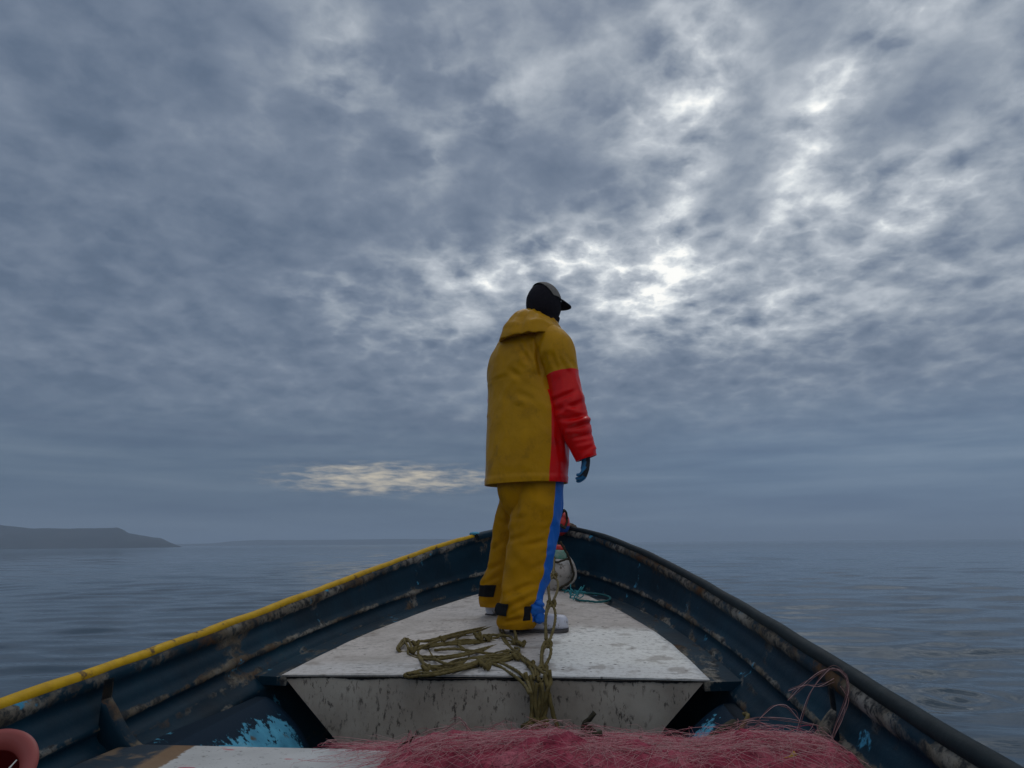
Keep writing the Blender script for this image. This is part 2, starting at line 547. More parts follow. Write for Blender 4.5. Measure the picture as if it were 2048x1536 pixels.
M_CYAN = mat('flaking_light_blue_paint', (.1, .4, .55), .7, .08, cyan_fn)
M_LEDGE = M_HULL
M_YELLOWTUBE = varied((.46, .265, .003), (.64, .385, .005), 22, .6, .3, 80, 'yellow_plastic', .2, ((.13, .075, .02), 16, .575))
M_RUBBER = varied((.004, .011, .015), (.010, .021, .026), 10, .72, .25, 90, 'dark_rubber', .22, ((.05, .05, .048), 14, .66))
M_BARE = varied((.13, .12, .11), (.30, .28, .26), 14, .75, .4, 60, 'weathered_fibreglass')
M_FRAY = varied((.09, .06, .04), (.22, .17, .13), 40, .9, .5, 120, 'frayed_rope')
M_ROPE = varied((.080, .060, .018), (.190, .150, .056), 30, .85, .5, 160, 'olive_rope', .2)
M_ROPED = varied((.022, .019, .012), (.060, .050, .030), 30, .9, .5, 160, 'dark_rope', .2)
M_TEAL = varied((.010, .075, .085), (.03, .17, .18), 40, .8, .5, 160, 'teal_rope', .2)
M_TEALF = varied((.03, .22, .26), (.06, .34, .40), 40, .8, .3, 100, 'teal_fray', .2)


def jacket_mat(name, dark, light, rough=.42, spec=.3):
    def fn(x, b):
        c = x.coord()
        k = x.noise(c, 5, 5, .6)
        col = x.ramp(k, [(.3, dark), (.7, light)])
        g = x.ss(x.noise(c, 9, 7, .7), .52, .68)
        col = x.mix(x.m('MULTIPLY', g, .42), col, tuple(v * .42 for v in dark))
        salt = x.ss(x.noise(x.vm('ADD', c, (2.3, 4.1, 0.7)), 26, 7, .72), .60, .72)
        col = x.mix(x.m('MULTIPLY', salt, .03), col, (.45, .42, .36))
        x.l.new(col, b.inputs['Base Color'])
        f1 = x.noise(x.mapping(c, (1, 1, .55)), 13, 4, .55, .6)
        f2 = x.noise(c, 90, 4, .6)
        f3 = x.noise(c, 5.5, 3, .5, 1.2)
        h = x.m('ADD', x.m('MULTIPLY', f1, 1.0), x.m('ADD', x.m('MULTIPLY', f2, .06), x.m('MULTIPLY', f3, 1.3)))
        x.l.new(x.bump(h, .16, .03), b.inputs['Normal'])
        x.l.new(x.m('ADD', rough, x.m('MULTIPLY', k, .16)), b.inputs['Roughness'])
    return mat(name, light, rough, spec, fn)


M_YEL = jacket_mat('yellow_oilskin', (.45, .222, .0003), (.60, .305, .0005), .28, .16)
M_RED = jacket_mat('red_oilskin', (.62, .001, .001), (.88, .003, .003), .16, .24)
M_TROU = jacket_mat('ochre_oilskin', (.36, .172, .0003), (.48, .238, .0005), .42, .08)
M_BLUE = jacket_mat('blue_oilskin', (.004, .10, .46), (.007, .145, .60), .42)
M_BLACK = mat('black_hook_tape', (.006, .006, .007), .9, .2)
M_BOOT = varied((.50, .52, .60), (.66, .68, .76), 16, .38, .15, 60, 'white_rubber', .4, ((.22, .20, .18), 18, .54))
M_SOLE = varied((.03, .03, .03), (.10, .09, .09), 20, .7, .3, 80, 'dirty_sole')
M_KNIT = varied((.008, .007, .011), (.016, .014, .020), 60, .95, .6, 240, 'black_knit', .2)
M_CAP = varied((.15, .14, .128), (.23, .215, .20), 30, .9, .5, 220, 'grey_cap_cloth', .2)
M_CAPD = varied((.008, .008, .008), (.016, .016, .016), 30, .85, .3, 200, 'dark_cap_cloth', .2)
M_SKIN = varied((.16, .085, .055), (.22, .125, .085), 20, .55, .2, 90, 'skin')
M_EYE = mat('eye', (.5, .48, .45), .2)
M_GBLUE = varied((.004, .105, .26), (.008, .17, .38), 30, .5, .3, 120, 'blue_glove_rubber')
M_GDARK = varied((.018, .022, .028), (.035, .042, .05), 60, .85, .5, 200, 'dark_glove_knit')
M_BUOYRED = varied((.50, .020, .012), (.66, .035, .020), 14, .38, .2, 60, 'red_buoy_plastic', .5, ((.16, .03, .02), 20, .60))
M_BUOYBLUE = varied((.01, .06, .30), (.015, .09, .42), 14, .45, .2, 60, 'blue_buoy_paint')
M_FLOAT = varied((.40, .38, .35), (.60, .58, .55), 16, .5, .3, 60, 'dirty_white_float', .4, ((.17, .15, .12), 26, .55))
M_FLOATG = varied((.05, .32, .22), (.34, .44, .38), 40, .5, .3, 60, 'green_paint_flaking')
M_PINKTUB = varied((.27, .058, .050), (.35, .078, .068), 6, .5, .1, 60, 'pink_plastic')
M_TUBIN = varied((.17, .010, .010), (.22, .014, .014), 6, .55, .1, 60, 'dark_red_plastic')
M_WHITEBIT = mat('white_plastic', (.6, .6, .56), .45)


def net_fn(x, b):
    c = x.coord()
    k = x.noise(c, 11, 6, .65)
    f = x.noise(x.mapping(c, (1, 1, 2.2)), 70, 5, .7, 1.0)
    col = x.ramp(k, [(.30, (.15, .016, .032)), (.48, (.40, .042, .085)), (.66, (.56, .14, .18))])
    col = x.mix(x.ss(f, .50, .68), col, (.10, .010, .02))
    x.l.new(col, b.inputs['Base Color'])
    x.l.new(x.bump(x.m('ADD', f, x.noise(c, 160, 3)), .9, .012), b.inputs['Normal'])


M_NET = mat('pink_nylon_net', (.45, .04, .09), .75, .3, net_fn)
M_HAIR = mat('pink_nylon_filament', (.60, .26, .28), .45, .4)
M_HAIR2 = mat('pale_nylon_filament', (.55, .34, .33), .45, .4)
M_HAIR4 = mat('faded_brown_filament', (.20, .10, .10), .6, .3)
M_HAIR3 = mat('deep_pink_filament', (.42, .03, .08), .5, .4)


def water_fn(x, b):
    g = x.n.new('ShaderNodeNewGeometry').outputs['Position']
    dist = x.vm('LENGTH', g)
    p1 = x.mapping(g, (1, 1, 1), (0, 0, .35))
    h = x.m('ADD', x.m('MULTIPLY', x.noise(x.mapping(p1, (.7, 1.2, 1)), 3.2, 3, .5, .5), .5), x.m('MULTIPLY', x.noise(x.mapping(p1, (.8, 1.5, 1)), 9, 2, .5, .4), .10))
    b_ = x.n.new('ShaderNodeBump'); b_.inputs['Distance'].default_value = .03
    fall = x.m('DIVIDE', 1.0, x.m('ADD', 1.0, x.m('MULTIPLY', dist, .025)))
    x.l.new(x.m('MULTIPLY', fall, .55), b_.inputs['Strength'])
    x.l.new(h, b_.inputs['Height'])
    x.l.new(b_.outputs[0], b.inputs['Normal'])
    x.l.new(x.m('ADD', .05, x.m('MULTIPLY', x.ss(dist, 5, 200), .07)), b.inputs['Roughness'])


M_WATER = mat('sea_water', (.010, .032, .050), .06, .5, water_fn, IOR=1.333)
M_ROCK = varied((.030, .034, .036), (.060, .062, .060), .05, .95, .6, .3, 'dark_headland_rock', .1)

# ------------------------------------------------------------------ sea
rng = np.random.default_rng(4)
NR, NA = 1080, 560
rad = np.concatenate([[0.0], np.geomspace(.5, 2500, NR)])
# finer angular steps towards the bow, coarser behind
tt = np.linspace(-1, 1, NA, endpoint=False)
ang = math.pi * (0.42 * tt + 0.58 * tt ** 3)
RR, AA = np.meshgrid(rad, ang, indexing='ij')
X, Y = RR * np.sin(AA), RR * np.cos(AA)
Zw = np.zeros_like(X)
dr = np.gradient(rad)[:, None] * np.ones_like(X)
for i in range(46):
    if i < 30:                              # short ripples, crests lying across the view
        lam = float(np.exp(rng.uniform(math.log(.32), math.log(1.15)))); th = rng.normal(1.57, .30); slope = .030
    else:
        lam = float(np.exp(rng.uniform(math.log(1.2), math.log(5.0)))); th = rng.normal(1.45, .6); slope = .016
    kx, ky = math.cos(th) * 2 * math.pi / lam, math.sin(th) * 2 * math.pi / lam
    a_ = slope * lam / (2 * math.pi) * rng.uniform(.6, 1.3)
    fade = np.clip((lam / np.maximum(dr, 1e-6) - 2.5) / 3, 0, 1)
    gr = .55 + .45 * np.sin(X * rng.uniform(.1, .6) + Y * rng.uniform(.1, .6) + rng.uniform(0, 6))
    Zw += a_ * fade * gr * np.sin(kx * X + ky * Y + rng.uniform(0, 6.3) + .6 * np.sin(X * rng.uniform(.3, .9) + rng.uniform(0, 6)))
for (px, py, rr, aa) in ((1605, 1243, .55, .007), (1815, 1347, .42, .009), (1915, 1396, .36, .010), (1880, 1300, .8, .005)):
    c_ = onplane(px, py, Vector((0, 0, 0)), Vector((0, 0, 1)))
    d_ = np.hypot(X - c_.x, Y - c_.y)
    Zw += aa * np.exp(-(d_ / rr) ** 2) * np.cos(d_ * 2 * math.pi / (rr * .55))
nr = NR + 1
vv = np.stack([X, Y, Zw], -1).reshape(-1, 3)
ii, jj = np.meshgrid(np.arange(nr - 1), np.arange(NA), indexing='ij')
j2 = (jj + 1) % NA
quads = np.stack([ii * NA + jj, (ii + 1) * NA + jj, (ii + 1) * NA + j2, ii * NA + j2], -1).reshape(-1, 4)
me = bpy.data.meshes.new('sea')
me.vertices.add(len(vv)); me.vertices.foreach_set('co', vv.astype(np.float32).ravel())
me.loops.add(quads.size); me.loops.foreach_set('vertex_index', quads[:, ::-1].astype(np.int32).ravel())
me.polygons.add(len(quads)); me.polygons.foreach_set('loop_start', np.arange(0, quads.size, 4, dtype=np.int32))
me.polygons.foreach_set('use_smooth', np.ones(len(quads), dtype=bool))
me.update(calc_edges=True); me.validate()
me.materials.append(M_WATER)
sea = bpy.data.objects.new('sea', me); COL.objects.link(sea); tag(sea, kind='structure')


# ------------------------------------------------------------------ headland and low shores
def terrain(name, dist, depth, prof, ny=16, noise_amp=.6, seed=0.0, label=None):
    """ridge line given as photo positions at a distance; a real landform with its own depth"""
    xs, hs = [], []
    for (px, py) in prof:
        p = pt(px, py, dist)
        xs.append(p.x); hs.append(max(p.z, -.5))
    N = 700
    gx = np.linspace(xs[0], xs[-1], N)
    gh = np.interp(gx, xs, hs)
    v, f = [], []
    for j in range(ny + 1):
        k = j / ny
        for i in range(N):
            front = min(1.0, k * 3.4) ** .6
            backk = min(1.0, (1 - k) * 3.0)
            hh = gh[i] * front * backk
            n_ = mn.fractal(Vector((gx[i] * .06 + seed, j * .8, seed)), 1.0, 2.0, 4) * noise_amp
            yy = dist - depth * .3 + depth * k + 6 * mn.noise(Vector((gx[i] * .02, seed, j * .3)))
            v.append((gx[i] * yy / dist, yy, -1.0 if j in (0, ny) else max(-1.0, hh + n_ * (0.3 + .7 * front) * min(1, gh[i] / 4))))
    for j in range(ny):
        for i in range(N - 1):
            a_ = j * N + i
            f.append((a_, a_ + 1, a_ + N + 1, a_ + N))
    o = mk(name, v, f, M_ROCK, smooth=True)
    tag(o, kind='structure')
    return o


terrain('hills', 420, 160, [(-1900, 1100), (-1500, 1062), (-1000, 1050), (-420, 1044), (-200, 1046), (-80, 1043), (20, 1052), (60, 1056), (150, 1056), (235, 1055), (247, 1060), (258, 1067), (290, 1073), (322, 1077), (340, 1085), (356, 1091), (368, 1097)], 18, .5, 3.1)
terrain('shore', 950, 180, [(300, 1096), (350, 1088), (420, 1087), (470, 1082), (520, 1080), (640, 1080), (780, 1078), (900, 1078), (1000, 1078), (1100, 1082), (1160, 1089)], 14, .5, 9.7)

# ------------------------------------------------------------------ the boat
PSI = .1038
BOW = Vector((.1743, 5.3565, 0))
FW = Vector((math.sin(PSI), math.cos(PSI), 0))
RG = Vector((math.cos(PSI), -math.sin(PSI), 0))
ZV = Vector((0, 0, 1))


def Bs(s):
    s = min(s, 3.5)
    return .8046 * math.sqrt(max(s, 0)) - .033 * s - .0259 * s * s


def Gz(s):
    s = min(s, 4.6)
    return H + .1175 - .2217 * s + .0239 * s * s


def Dz(s):
    return H - .5 + .08 * (2.6 - s) if s < 2.6 else Gz(s) - .203


def R1(s):
    a_ = Dz(s) + .060 + .055 * math.exp(-s * 1.3)
    return a_


def plan(w_):
    s = w_ * w_
    return s, math.copysign(Bs(s), w_) if w_ else 0.0


def hp(w_, inset, z=None):
    """point of the plan curve moved inboard by inset; returns world xy point, s, v"""
    e = 1e-3
    s0, v0 = plan(w_ - e); s1, v1 = plan(w_ + e)
    tf, tr = -(s1 - s0), (v1 - v0)
    L = math.hypot(tf, tr)
    nf, nrr = -tr / L, tf / L
    s, v = plan(w_)
    f_ = -s + nf * inset
    r_ = v + nrr * inset
    p = BOW + FW * f_ + RG * r_
    return Vector((p.x, p.y, z if z is not None else 0)), -f_, r_


def bp(s, v, z):
    p = BOW - FW * s + RG * v
    return Vector((p.x, p.y, z))


boat = empty('fishing_boat', bp(3.4, 0, 0))
tag(boat, 'weathered open wooden boat with navy inner sides and white foredeck', 'boat')
boat['label'] = 'weathered navy blue open fishing boat with white foredeck and yellow edge'

WS = [math.copysign(abs(k) ** 1.0, k) for k in np.linspace(-2.68, 2.68, 420)]


def section(s):
    G, r1, zd = Gz(s), R1(s), Dz(s)
    cl = lambda i: min(i, .235 + .25 * s)
    return [(-.022, G - .030, .55), (-.020, G - .004, .6), (-.004, G + .004, .75), (.014, G - .002, .85), (.030, G - .018, 1.0), (.034, G - .032, 1.0), (.030, G - .046, .85), (.024, G - .056, .35),
            (.030, G - .075, .30), (.040, .5 * (G - .05) + .5 * (r1 + .03), .12), (.050, r1 + .036, .12), (.060, r1 + .020, .25), (.073, r1 + .010, .85), (.079, r1, 1.0), (.074, r1 - .010, .45), (.070, r1 - .018, .15),
            (.080, r1 - .034, .22), (.095, zd + .018, .35), (.106, zd + .006, .6), (cl(.114), zd - .006, .45), (cl(.135), zd - .022, .1), (cl(.152), zd - .036, .55), (cl(.157), zd - .046, .7), (cl(.150), zd - .058, .2),
            (cl(.160), zd - .085, .05), (cl(.20), zd - .16, .05), (cl(.27), zd - .24, .05), (cl(.40), max(zd - .33, .09), .1), (cl(.70), .085, .1)]


rings, wear, uvs = [], [], []
for w_ in WS:
    s = w_ * w_
    ring = []
    for (ins, z, wr) in section(s):
        p, s2, v2 = hp(w_, ins, z)
        ring.append(p); wear.append(wr); uvs.append((v2, s2 + z))
    rings.append(ring)
nv = len(rings[0])
v, f = loft(rings, closed=False)
mk('hull_lining', v, [q[::-1] for q in f], M_HULL, boat, True, uv=uvs, wear=wear)
# outer skin down below the water
rings, wear, uvs = [], [], []
for w_ in WS[::3] + [WS[-1]]:
    s, v_ = plan(w_)
    G = Gz(s)
    ring = []
    for (k, rake, z, wr) in ((1.0, -.022, G - .029, .5), (.985, .0, G - .12, .2), (.96, .05, G - .25, .1), (.90, .14, .22, .2), (.82, .28, .02, .4), (.66, .55, -.14, .2), (.35, .9, -.22, .1), (.0, 1.0, -.25, 0)):
        rk = rake * math.exp(-s * .35)
        vv_ = v_ * k + (math.copysign(.022, v_) if k == 1.0 and s > .02 else 0)
        ring.append(bp(s + rk, vv_, z)); wear.append(wr); uvs.append((vv_, s))
    rings.append(ring)
v, f = loft(rings, closed=False)
mk('hull_shell', v, f, M_HULL, boat, True, uv=uvs, wear=wear)
# transom and sole
se = WS[-1] ** 2
tr = MB()
tv = [bp(se, -1.03, Gz(7)), bp(se, 1.03, Gz(7)), bp(se, .85, .0), bp(se, .3, -.2), bp(se, -.3, -.2), bp(se, -.85, .0)]
tr.add((tv + [p - FW * .05 for p in tv], [(0, 1, 2, 3, 4, 5), (11, 10, 9, 8, 7, 6)] + [(i, (i + 1) % 6 + 0, (i + 1) % 6 + 6, i + 6) for i in range(6)]))
tr.build('transom', M_HULL, boat, False)
sole = [bp(s, sg * max(.05, min(.72, Bs(s) - .3)), .088) for sg in (1,) for s in np.linspace(.5, se, 20)]
sole += [bp(s, -max(.05, min(.72, Bs(s) - .3)), .088) for s in np.linspace(se, .5, 20)]
mk('sole_board', sole, [tuple(range(len(sole)))[::-1]], M_HULL, boat, False)

# ledge round the foredeck: navy margin between the side and the white deck
rings, wear, uvs = [], [], []
W2 = [k for k in np.linspace(-math.sqrt(2.60), math.sqrt(2.60), 200)]
for w_ in W2:
    ring = []
    sA = w_ * w_
    aft = max(0, (sA - 1.9) / .7)
    for (ins, dzz, wr) in ((.100, -.030, .2), (.104, .002, .35), (.150, .001, .18 + .3 * aft), (.195, .001, .45 + .4 * aft), (.245, -.001, .8)):
        p, s2, v2 = hp(w_, ins)
        p.z = H - .5 + .08 * (2.6 - s2) + dzz
        ring.append(p); wear.append(wr); uvs.append((v2, s2))
    ring.append(ring[-1] - ZV * .03); wear.append(.5); uvs.append((v2, s2))
    rings.append(ring)
v, f = loft(rings, closed=False)
n6 = 6
f.append(tuple(range(n6))); f.append(tuple(range((len(W2) - 1) * n6, len(W2) * n6))[::-1])
mk('side_ledge', v, [q[::-1] for q in f], M_HULL, boat, False, uv=uvs, wear=wear)

# white foredeck
DE = [(.36, .10), (.42, .21), (.53, .31), (.70, .385), (.84, .43), (1.02, .49), (1.22, .56), (1.38, .60), (1.60, .655), (1.80, .70), (2.0, .74), (2.22, .77), (2.42, .795), (2.615, .812)]
edge = []
for i, (a_, b_) in enumerate(zip(DE, DE[1:])):
    for k in range(6):
        q = k / 6
        edge.append((a_[0] + (b_[0] - a_[0]) * q, a_[1] + (b_[1] - a_[1]) * q))
edge.append(DE[-1])
edge = [(s, vq + .004 * mn.noise(Vector((s * 9, 1.3, 0)))) for s, vq in edge]
NX = 40
v, f, uvs = [], [], []
zdk = lambda s: H - .5 + .08 * (2.6 - s) + .007
for i, (s, hw) in enumerate(edge):
    for j in range(NX + 1):
        q = -1 + 2 * j / NX
        crown = .006 * (1 - q * q) * min(1, hw / .4)
        v.append(bp(s, q * hw, zdk(s) + crown)); uvs.append((q * hw, s))
for i in range(len(edge) - 1):
    for j in range(NX):
        a_ = i * (NX + 1) + j
        f.append((a_, a_ + NX + 1, a_ + NX + 2, a_ + 1))
b0 = len(v)
rim = [i * (NX + 1) for i in range(len(edge))] + [(len(edge) - 1) * (NX + 1) + j for j in range(1, NX)] + [i * (NX + 1) + NX for i in range(len(edge) - 1, -1, -1)]
for r_ in rim:
    v.append(v[r_] - ZV * .005); uvs.append(uvs[r_])
for k in range(len(rim) - 1):
    f.append((rim[k], b0 + k, b0 + k + 1, rim[k + 1])[::-1])
deck = mk('foredeck', v, f, M_DECK, boat, True, uv=uvs)

# black joint under the deck's front edge, ragged like chipped paint
v, f = [], []
random.seed(5)
n = 240
for i in range(n + 1):
    vq = -.80 + 1.6 * i / n
    hh = .003 + .007 * max(0, mn.noise(Vector((vq * 7, 3.3, 0))) + .35) + .003 * mn.noise(Vector((vq * 60, 0, 0)))
    hh = max(hh, .0015)
    z0 = zdk(2.615) - .005
    v += [bp(2.6172, vq, z0), bp(2.6172, vq, z0 - hh)]
for i in range(n):
    f.append((2 * i, 2 * i + 1, 2 * i + 3, 2 * i + 2))
mk('deck_joint', v, f, M_BLACK, deck, False)
# bulkhead face and the box behind it
zt, zb = zdk(2.615) - .0055, H - .87
prof = [(-.806, zt), (.795, zt), (.44, zb), (-.44, zb)]
v, f, uvs = [], [], []
NXb, NZb = 60, 14
for i in range(NZb + 1):
    k = i / NZb
    for j in range(NXb + 1):
        q = j / NXb
        x0 = -.806 + (-.44 + .806) * k; x1 = .795 + (.44 - .795) * k
        vq = x0 + (x1 - x0) * q
        v.append(bp(2.612 + .003 * mn.noise(Vector((vq * 3, k * 2, 0))), vq, zt + (zb - zt) * k)); uvs.append((vq, zt + (zb - zt) * k))
for i in range(NZb):
    for j in range(NXb):
        a_ = i * (NXb + 1) + j
        f.append((a_, a_ + NXb + 1, a_ + NXb + 2, a_ + 1))
mk('bulkhead', v, f, M_BULK, boat, True, uv=uvs)
v = [bp(2.605, q[0], q[1] - (.002 if q[1] == zt else 0)) for q in prof] + [bp(1.7, q[0] * .72, q[1] - .01) for q in prof]
mk('locker_side', v, [(0, 3, 7, 4), (1, 5, 6, 2), (4, 7, 6, 5)], M_HULL, boat, False, uv=[(q[0], q[1]) for q in prof] * 2, wear=[.95] * 4 + [.2] * 4)


# flaking light blue blocks low in each corner beside the bulkhead
def corner_block(sg, name='side_tank'):
    # wedge against the hull side: sloping inboard face
    def P_(s, v_, z): return bp(s, sg * v_, H + z)
    N1, N2 = 26, 18
    v, wr, f = [], [], []
    for i in range(N1 + 1):
        a_ = i / N1
        s = 2.66 + .62 * a_
        for j in range(N2 + 1):
            b_ = j / N2
            top_v, bot_v = .845, .64
            top_z, bot_z = -.565 - .005 * a_, -.80
            bul = .025 * math.sin(b_ * math.pi)
            vv_ = top_v + (bot_v - top_v) * b_ ** .8 - bul
            v.append(P_(s, vv_, top_z + (bot_z - top_z) * b_))
            ed = min(1, (1 - a_) * 5, a_ * 6 + .1) * min(1, b_ * 4)
            wr.append(.62 * ed - .22)
    for i in range(N1):
        for j in range(N2):
            a_ = i * (N2 + 1) + j
            q = (a_, a_ + 1, a_ + N2 + 2, a_ + N2 + 1)
            f.append(q if sg > 0 else q[::-1])
    # top and end closing to the hull side
    b0 = len(v)
    v += [P_(2.66, .93, -.56), P_(3.28, .93, -.57), P_(2.66, .90, -.80), P_(3.28, .90, -.80)]
    wr += [0, 0, 0, 0]
    f += [(0, b0, b0 + 1, N1 * (N2 + 1)), tuple([b0, ] + [j for j in range(N2 + 1)] + [b0 + 2]), tuple([b0 + 1] + [N1 * (N2 + 1) + j for j in range(N2 + 1)] + [b0 + 3])]
    return mk(name, v, f, M_CYAN, boat, True, wear=wr)


corner_block(-1)
corner_block(1)


# knees between gunwale and thwart
def knee(sg):
    s = 3.37
    pts = [onplane(px, py, bp(s, 0, 0), FW) for (px, py) in ((181, 1366), (219, 1404), (239, 1441), (263, 1479), (294, 1507))]
    prof2 = []
    for p in pts:
        prof2.append((abs((p - BOW).dot(RG)), p.z))
    prof2 = [(prof2[0][0] + .025, prof2[0][1] + .012)] + prof2 + [(prof2[-1][0] - .03, prof2[-1][1] - .04)]
    sm = smooth_path([Vector((a_, b_, 0)) for a_, b_ in prof2], 6)
    v, wr = [], []
    for p in sm:
        for (o_, th) in ((0, -.018), (0, .018), (.012, .023), (.25, .023), (.25, -.023), (.012, -.023)):
            vv_ = min(p.x + o_, 1.0)
            v.append(bp(s + th, sg * vv_, p.y)); wr.append(.98 if o_ == 0 else .3 if o_ < .1 else 0)
    f = []
    n_ = 6
    for i in range(len(sm) - 1):
        for j in range(n_):
            k = (j + 1) % n_
            f.append((i * n_ + j, i * n_ + k, (i + 1) * n_ + k, (i + 1) * n_ + j))
    return mk('knee', v, f if sg < 0 else [q[::-1] for q in f], M_HULL, boat, True, uv=[(p[0], p[2]) for p in v], wear=wr)


knee(-1)
knee(1)

# thwart under the net
zben = onplane(500, 1493, bp(3.36, 0, 0), FW).z
v, f, uvs = [], [], []
for i, (s, dz_) in enumerate(((3.36, -.05), (3.357, -.008), (3.364, 0), (3.55, .003), (3.74, 0), (3.747, -.008), (3.745, -.05))):
    for j in range(61):
        vq = -.93 + 1.86 * j / 60
        v.append(bp(s, vq, zben + dz_)); uvs.append((vq, s))
for i in range(6):
    for j in range(60):
        a_ = i * 61 + j
        f.append((a_, a_ + 1, a_ + 62, a_ + 61)[::-1])
f.append(tuple(range(0, 61)) + tuple(range(6 * 61 + 60, 6 * 61 - 1, -1)))
mk('thwart', v, f, M_BENCH, boat, False, uv=uvs)
mk('aft_thwart', *box(bp(4.16, 0, H - .50), 1.86, .36, .04, (RG, FW, ZV)), M_BENCH, boat, False)


# gunwale covers: split yellow pipe to port, dark rubber tube to starboard
def gunw(w0, w1, inset, dz_, n):
    return [hp(w_, inset, Gz(w_ * w_) + dz_)[0] for w_ in np.linspace(w0, w1, n)]


ws_l = -math.sqrt(.315)
path = gunw(ws_l, -2.66, .004, -.006, 150)
v, f = tube(path, .0185, 14)
v = [p + ZV * (.004 * mn.noise(p * 5) + .0016 * mn.noise(p * 30)) + RG * (.003 * mn.noise(p * 7 + FW)) for p in v]
mk('edge_pipe', v, f, M_YELLOWTUBE, boat)
path = gunw(math.sqrt(.085), 2.66, .002, .004, 160)
v, f = tube(path, .021, 16)
v = [p + ZV * (.003 * mn.noise(p * 4)) + RG * (.003 * mn.noise(p * 5 + FW)) for p in v]
mk('rub_rail', v, f, M_RUBBER, boat)
# bow cap: weathered plate over the stem, light blue scrap and frayed wooden stub
v, f = [], []
NB = 30
for i in range(NB + 1):
    w_ = -math.sqrt(.315) + (math.sqrt(.315) + math.sqrt(.085)) * i / NB
    s = w_ * w_
    for (ins, dz_) in ((-.030, -.035), (-.030, .008), (.0, .014), (.045, .010), (.060, -.004), (.058, -.03)):
        p, s2, v2 = hp(w_, ins, Gz(s) + dz_ + .003 * mn.noise(Vector((w_ * 9, ins * 40, 0))))
        v.append(p)
for i in range(NB):
    for j in range(5):
        a_ = i * 6 + j
        f.append((a_, a_ + 1, a_ + 7, a_ + 6))
f.append(tuple(range(6))); f.append(tuple(range(NB * 6, NB * 6 + 6))[::-1])
mk('bow_cap', v, f, M_HULL, boat, True, uv=[(p[0], p[1]) for p in v], wear=[.95 if k % 6 in (1, 2) else .4 for k in range(len(v))])
pc = hp(math.sqrt(.045), .01, Gz(.045) + .022)[0]
mk('stem_chock', *ellipsoid(pc, (.085, .055, .026), 20, 10, fn=lambda d: 1 + .2 * mn.noise(d * 3)), M_BARE, boat)
pc = hp(math.sqrt(.10), .0, Gz(.10) + .020)[0]
mk('rail_end', *ellipsoid(pc, (.060, .035, .022), 20, 12, fn=lambda d: 1 + .45 * mn.noise(d * 5)), M_FRAY, boat)
pc = hp(-math.sqrt(.305), .006, Gz(.305) + .012)[0]
mk('paint_scrap', *ellipsoid(pc, (.038, .03, .013), 18, 10, fn=lambda d: 1 + .3 * mn.noise(d * 4)), M_CYAN, boat, wear=[.8] * (18 * 11))

# ------------------------------------------------------------------ floats in the bow
fl = empty('jug_float', bp(.42, .06, zdk(.42)))
tag(fl, 'dirty white jug float with green neck and red cap standing in the bow', 'float')
fc = pt(1113, 1181, 4.90)
Mt = Matrix.Rotation(R(4), 3, 'Y')
fh = .285
k_ = fh / .285
mk('bottle', *lathe(fc, [(.02, .004), (.050, .0), (.066, .012), (.085, .05), (.112, .10), (.121, .135), (.116, .17), (.094, .198), (.070, .208), (.062, .212)], 32, Mt), M_FLOAT, fl)
mk('neck', *lathe(fc, [(.060, .210), (.060, .225), (.056, .262), (.052, .272), (.04, .274)], 28, Mt), M_FLOATG, fl)
mk('cap', *lathe(fc, [(.046, .272), (.047, .278), (.043, .300), (.036, .306), (.0, .307)], 24, Mt), M_BUOYRED, fl)
# white hose that runs round the float's right side
hose = [pt(x_, y_, 4.86) for x_, y_ in ((1136, 1113), (1146, 1128), (1151, 1146), (1148, 1160), (1136, 1170), (1122, 1178))]
mk('hose', *tube(smooth_path(hose, 8), .010, 10), M_FLOAT, fl)
lash = [pt(x_, y_, 4.80) for x_, y_ in ((1120, 1083), (1129, 1098), (1138, 1115), (1145, 1138), (1147, 1152), (1139, 1165), (1122, 1175), (1119, 1180))]
o = MB().add(rope(lash, .008)).add(rope([pt(1104, 1124, 4.80), pt(1116, 1124, 4.76), pt(1128, 1120, 4.77), pt(1138, 1117, 4.83)], .007)).build('lashing', M_ROPED, fl)

bu = empty('ball_buoy', bp(.16, .04, Gz(.1)))
tag(bu, 'small red ball buoy with blue band perched on the bow behind the man', 'buoy')
bc = pt(1117, 1046, 5.17)
mk('ball', *ellipsoid(bc, (.084, .084, .096), 32, 22), M_BUOYRED, bu)
v, f = [], []
for i in range(7):
    for j in range(40):
        th = R(104 + 5 * i); a_ = 2 * math.pi * j / 40
        v.append(bc + Vector((math.sin(th) * math.cos(a_) * .0865, math.sin(th) * math.sin(a_) * .0865, math.cos(th) * .0985)))
for i in range(6):
    for j in range(40):
        f.append((i * 40 + j, (i + 1) * 40 + j, (i + 1) * 40 + (j + 1) % 40, i * 40 + (j + 1) % 40))
mk('band', v, f, M_BUOYBLUE, bu)
ring = [bc + Vector((.030 * math.cos(a_) + .030, -.080 + .02 * math.cos(a_ * 2), .062 * math.sin(a_) + .03)) for a_ in np.linspace(0, 2 * math.pi, 14)]
MB().add(rope(ring, .008)).add(rope([p + Vector((.012, -.006, -.01)) for p in ring[3:11]], .007)).build('lashing', M_ROPED, bu)

# teal cord end lying on the ledge
tp = [(1118, 1178), (1140, 1183), (1165, 1186), (1195, 1188), (1214, 1192), (1221, 1197), (1214, 1202), (1195, 1204), (1175, 1202), (1160, 1201), (1150, 1197)]
DN = (ZV - FW * .08).normalized()
dp0 = bp(2.6, 0, H - .5)


def ond(px, py, h=0.0):
    return onplane(px, py, dp0 + ZV * h, DN)


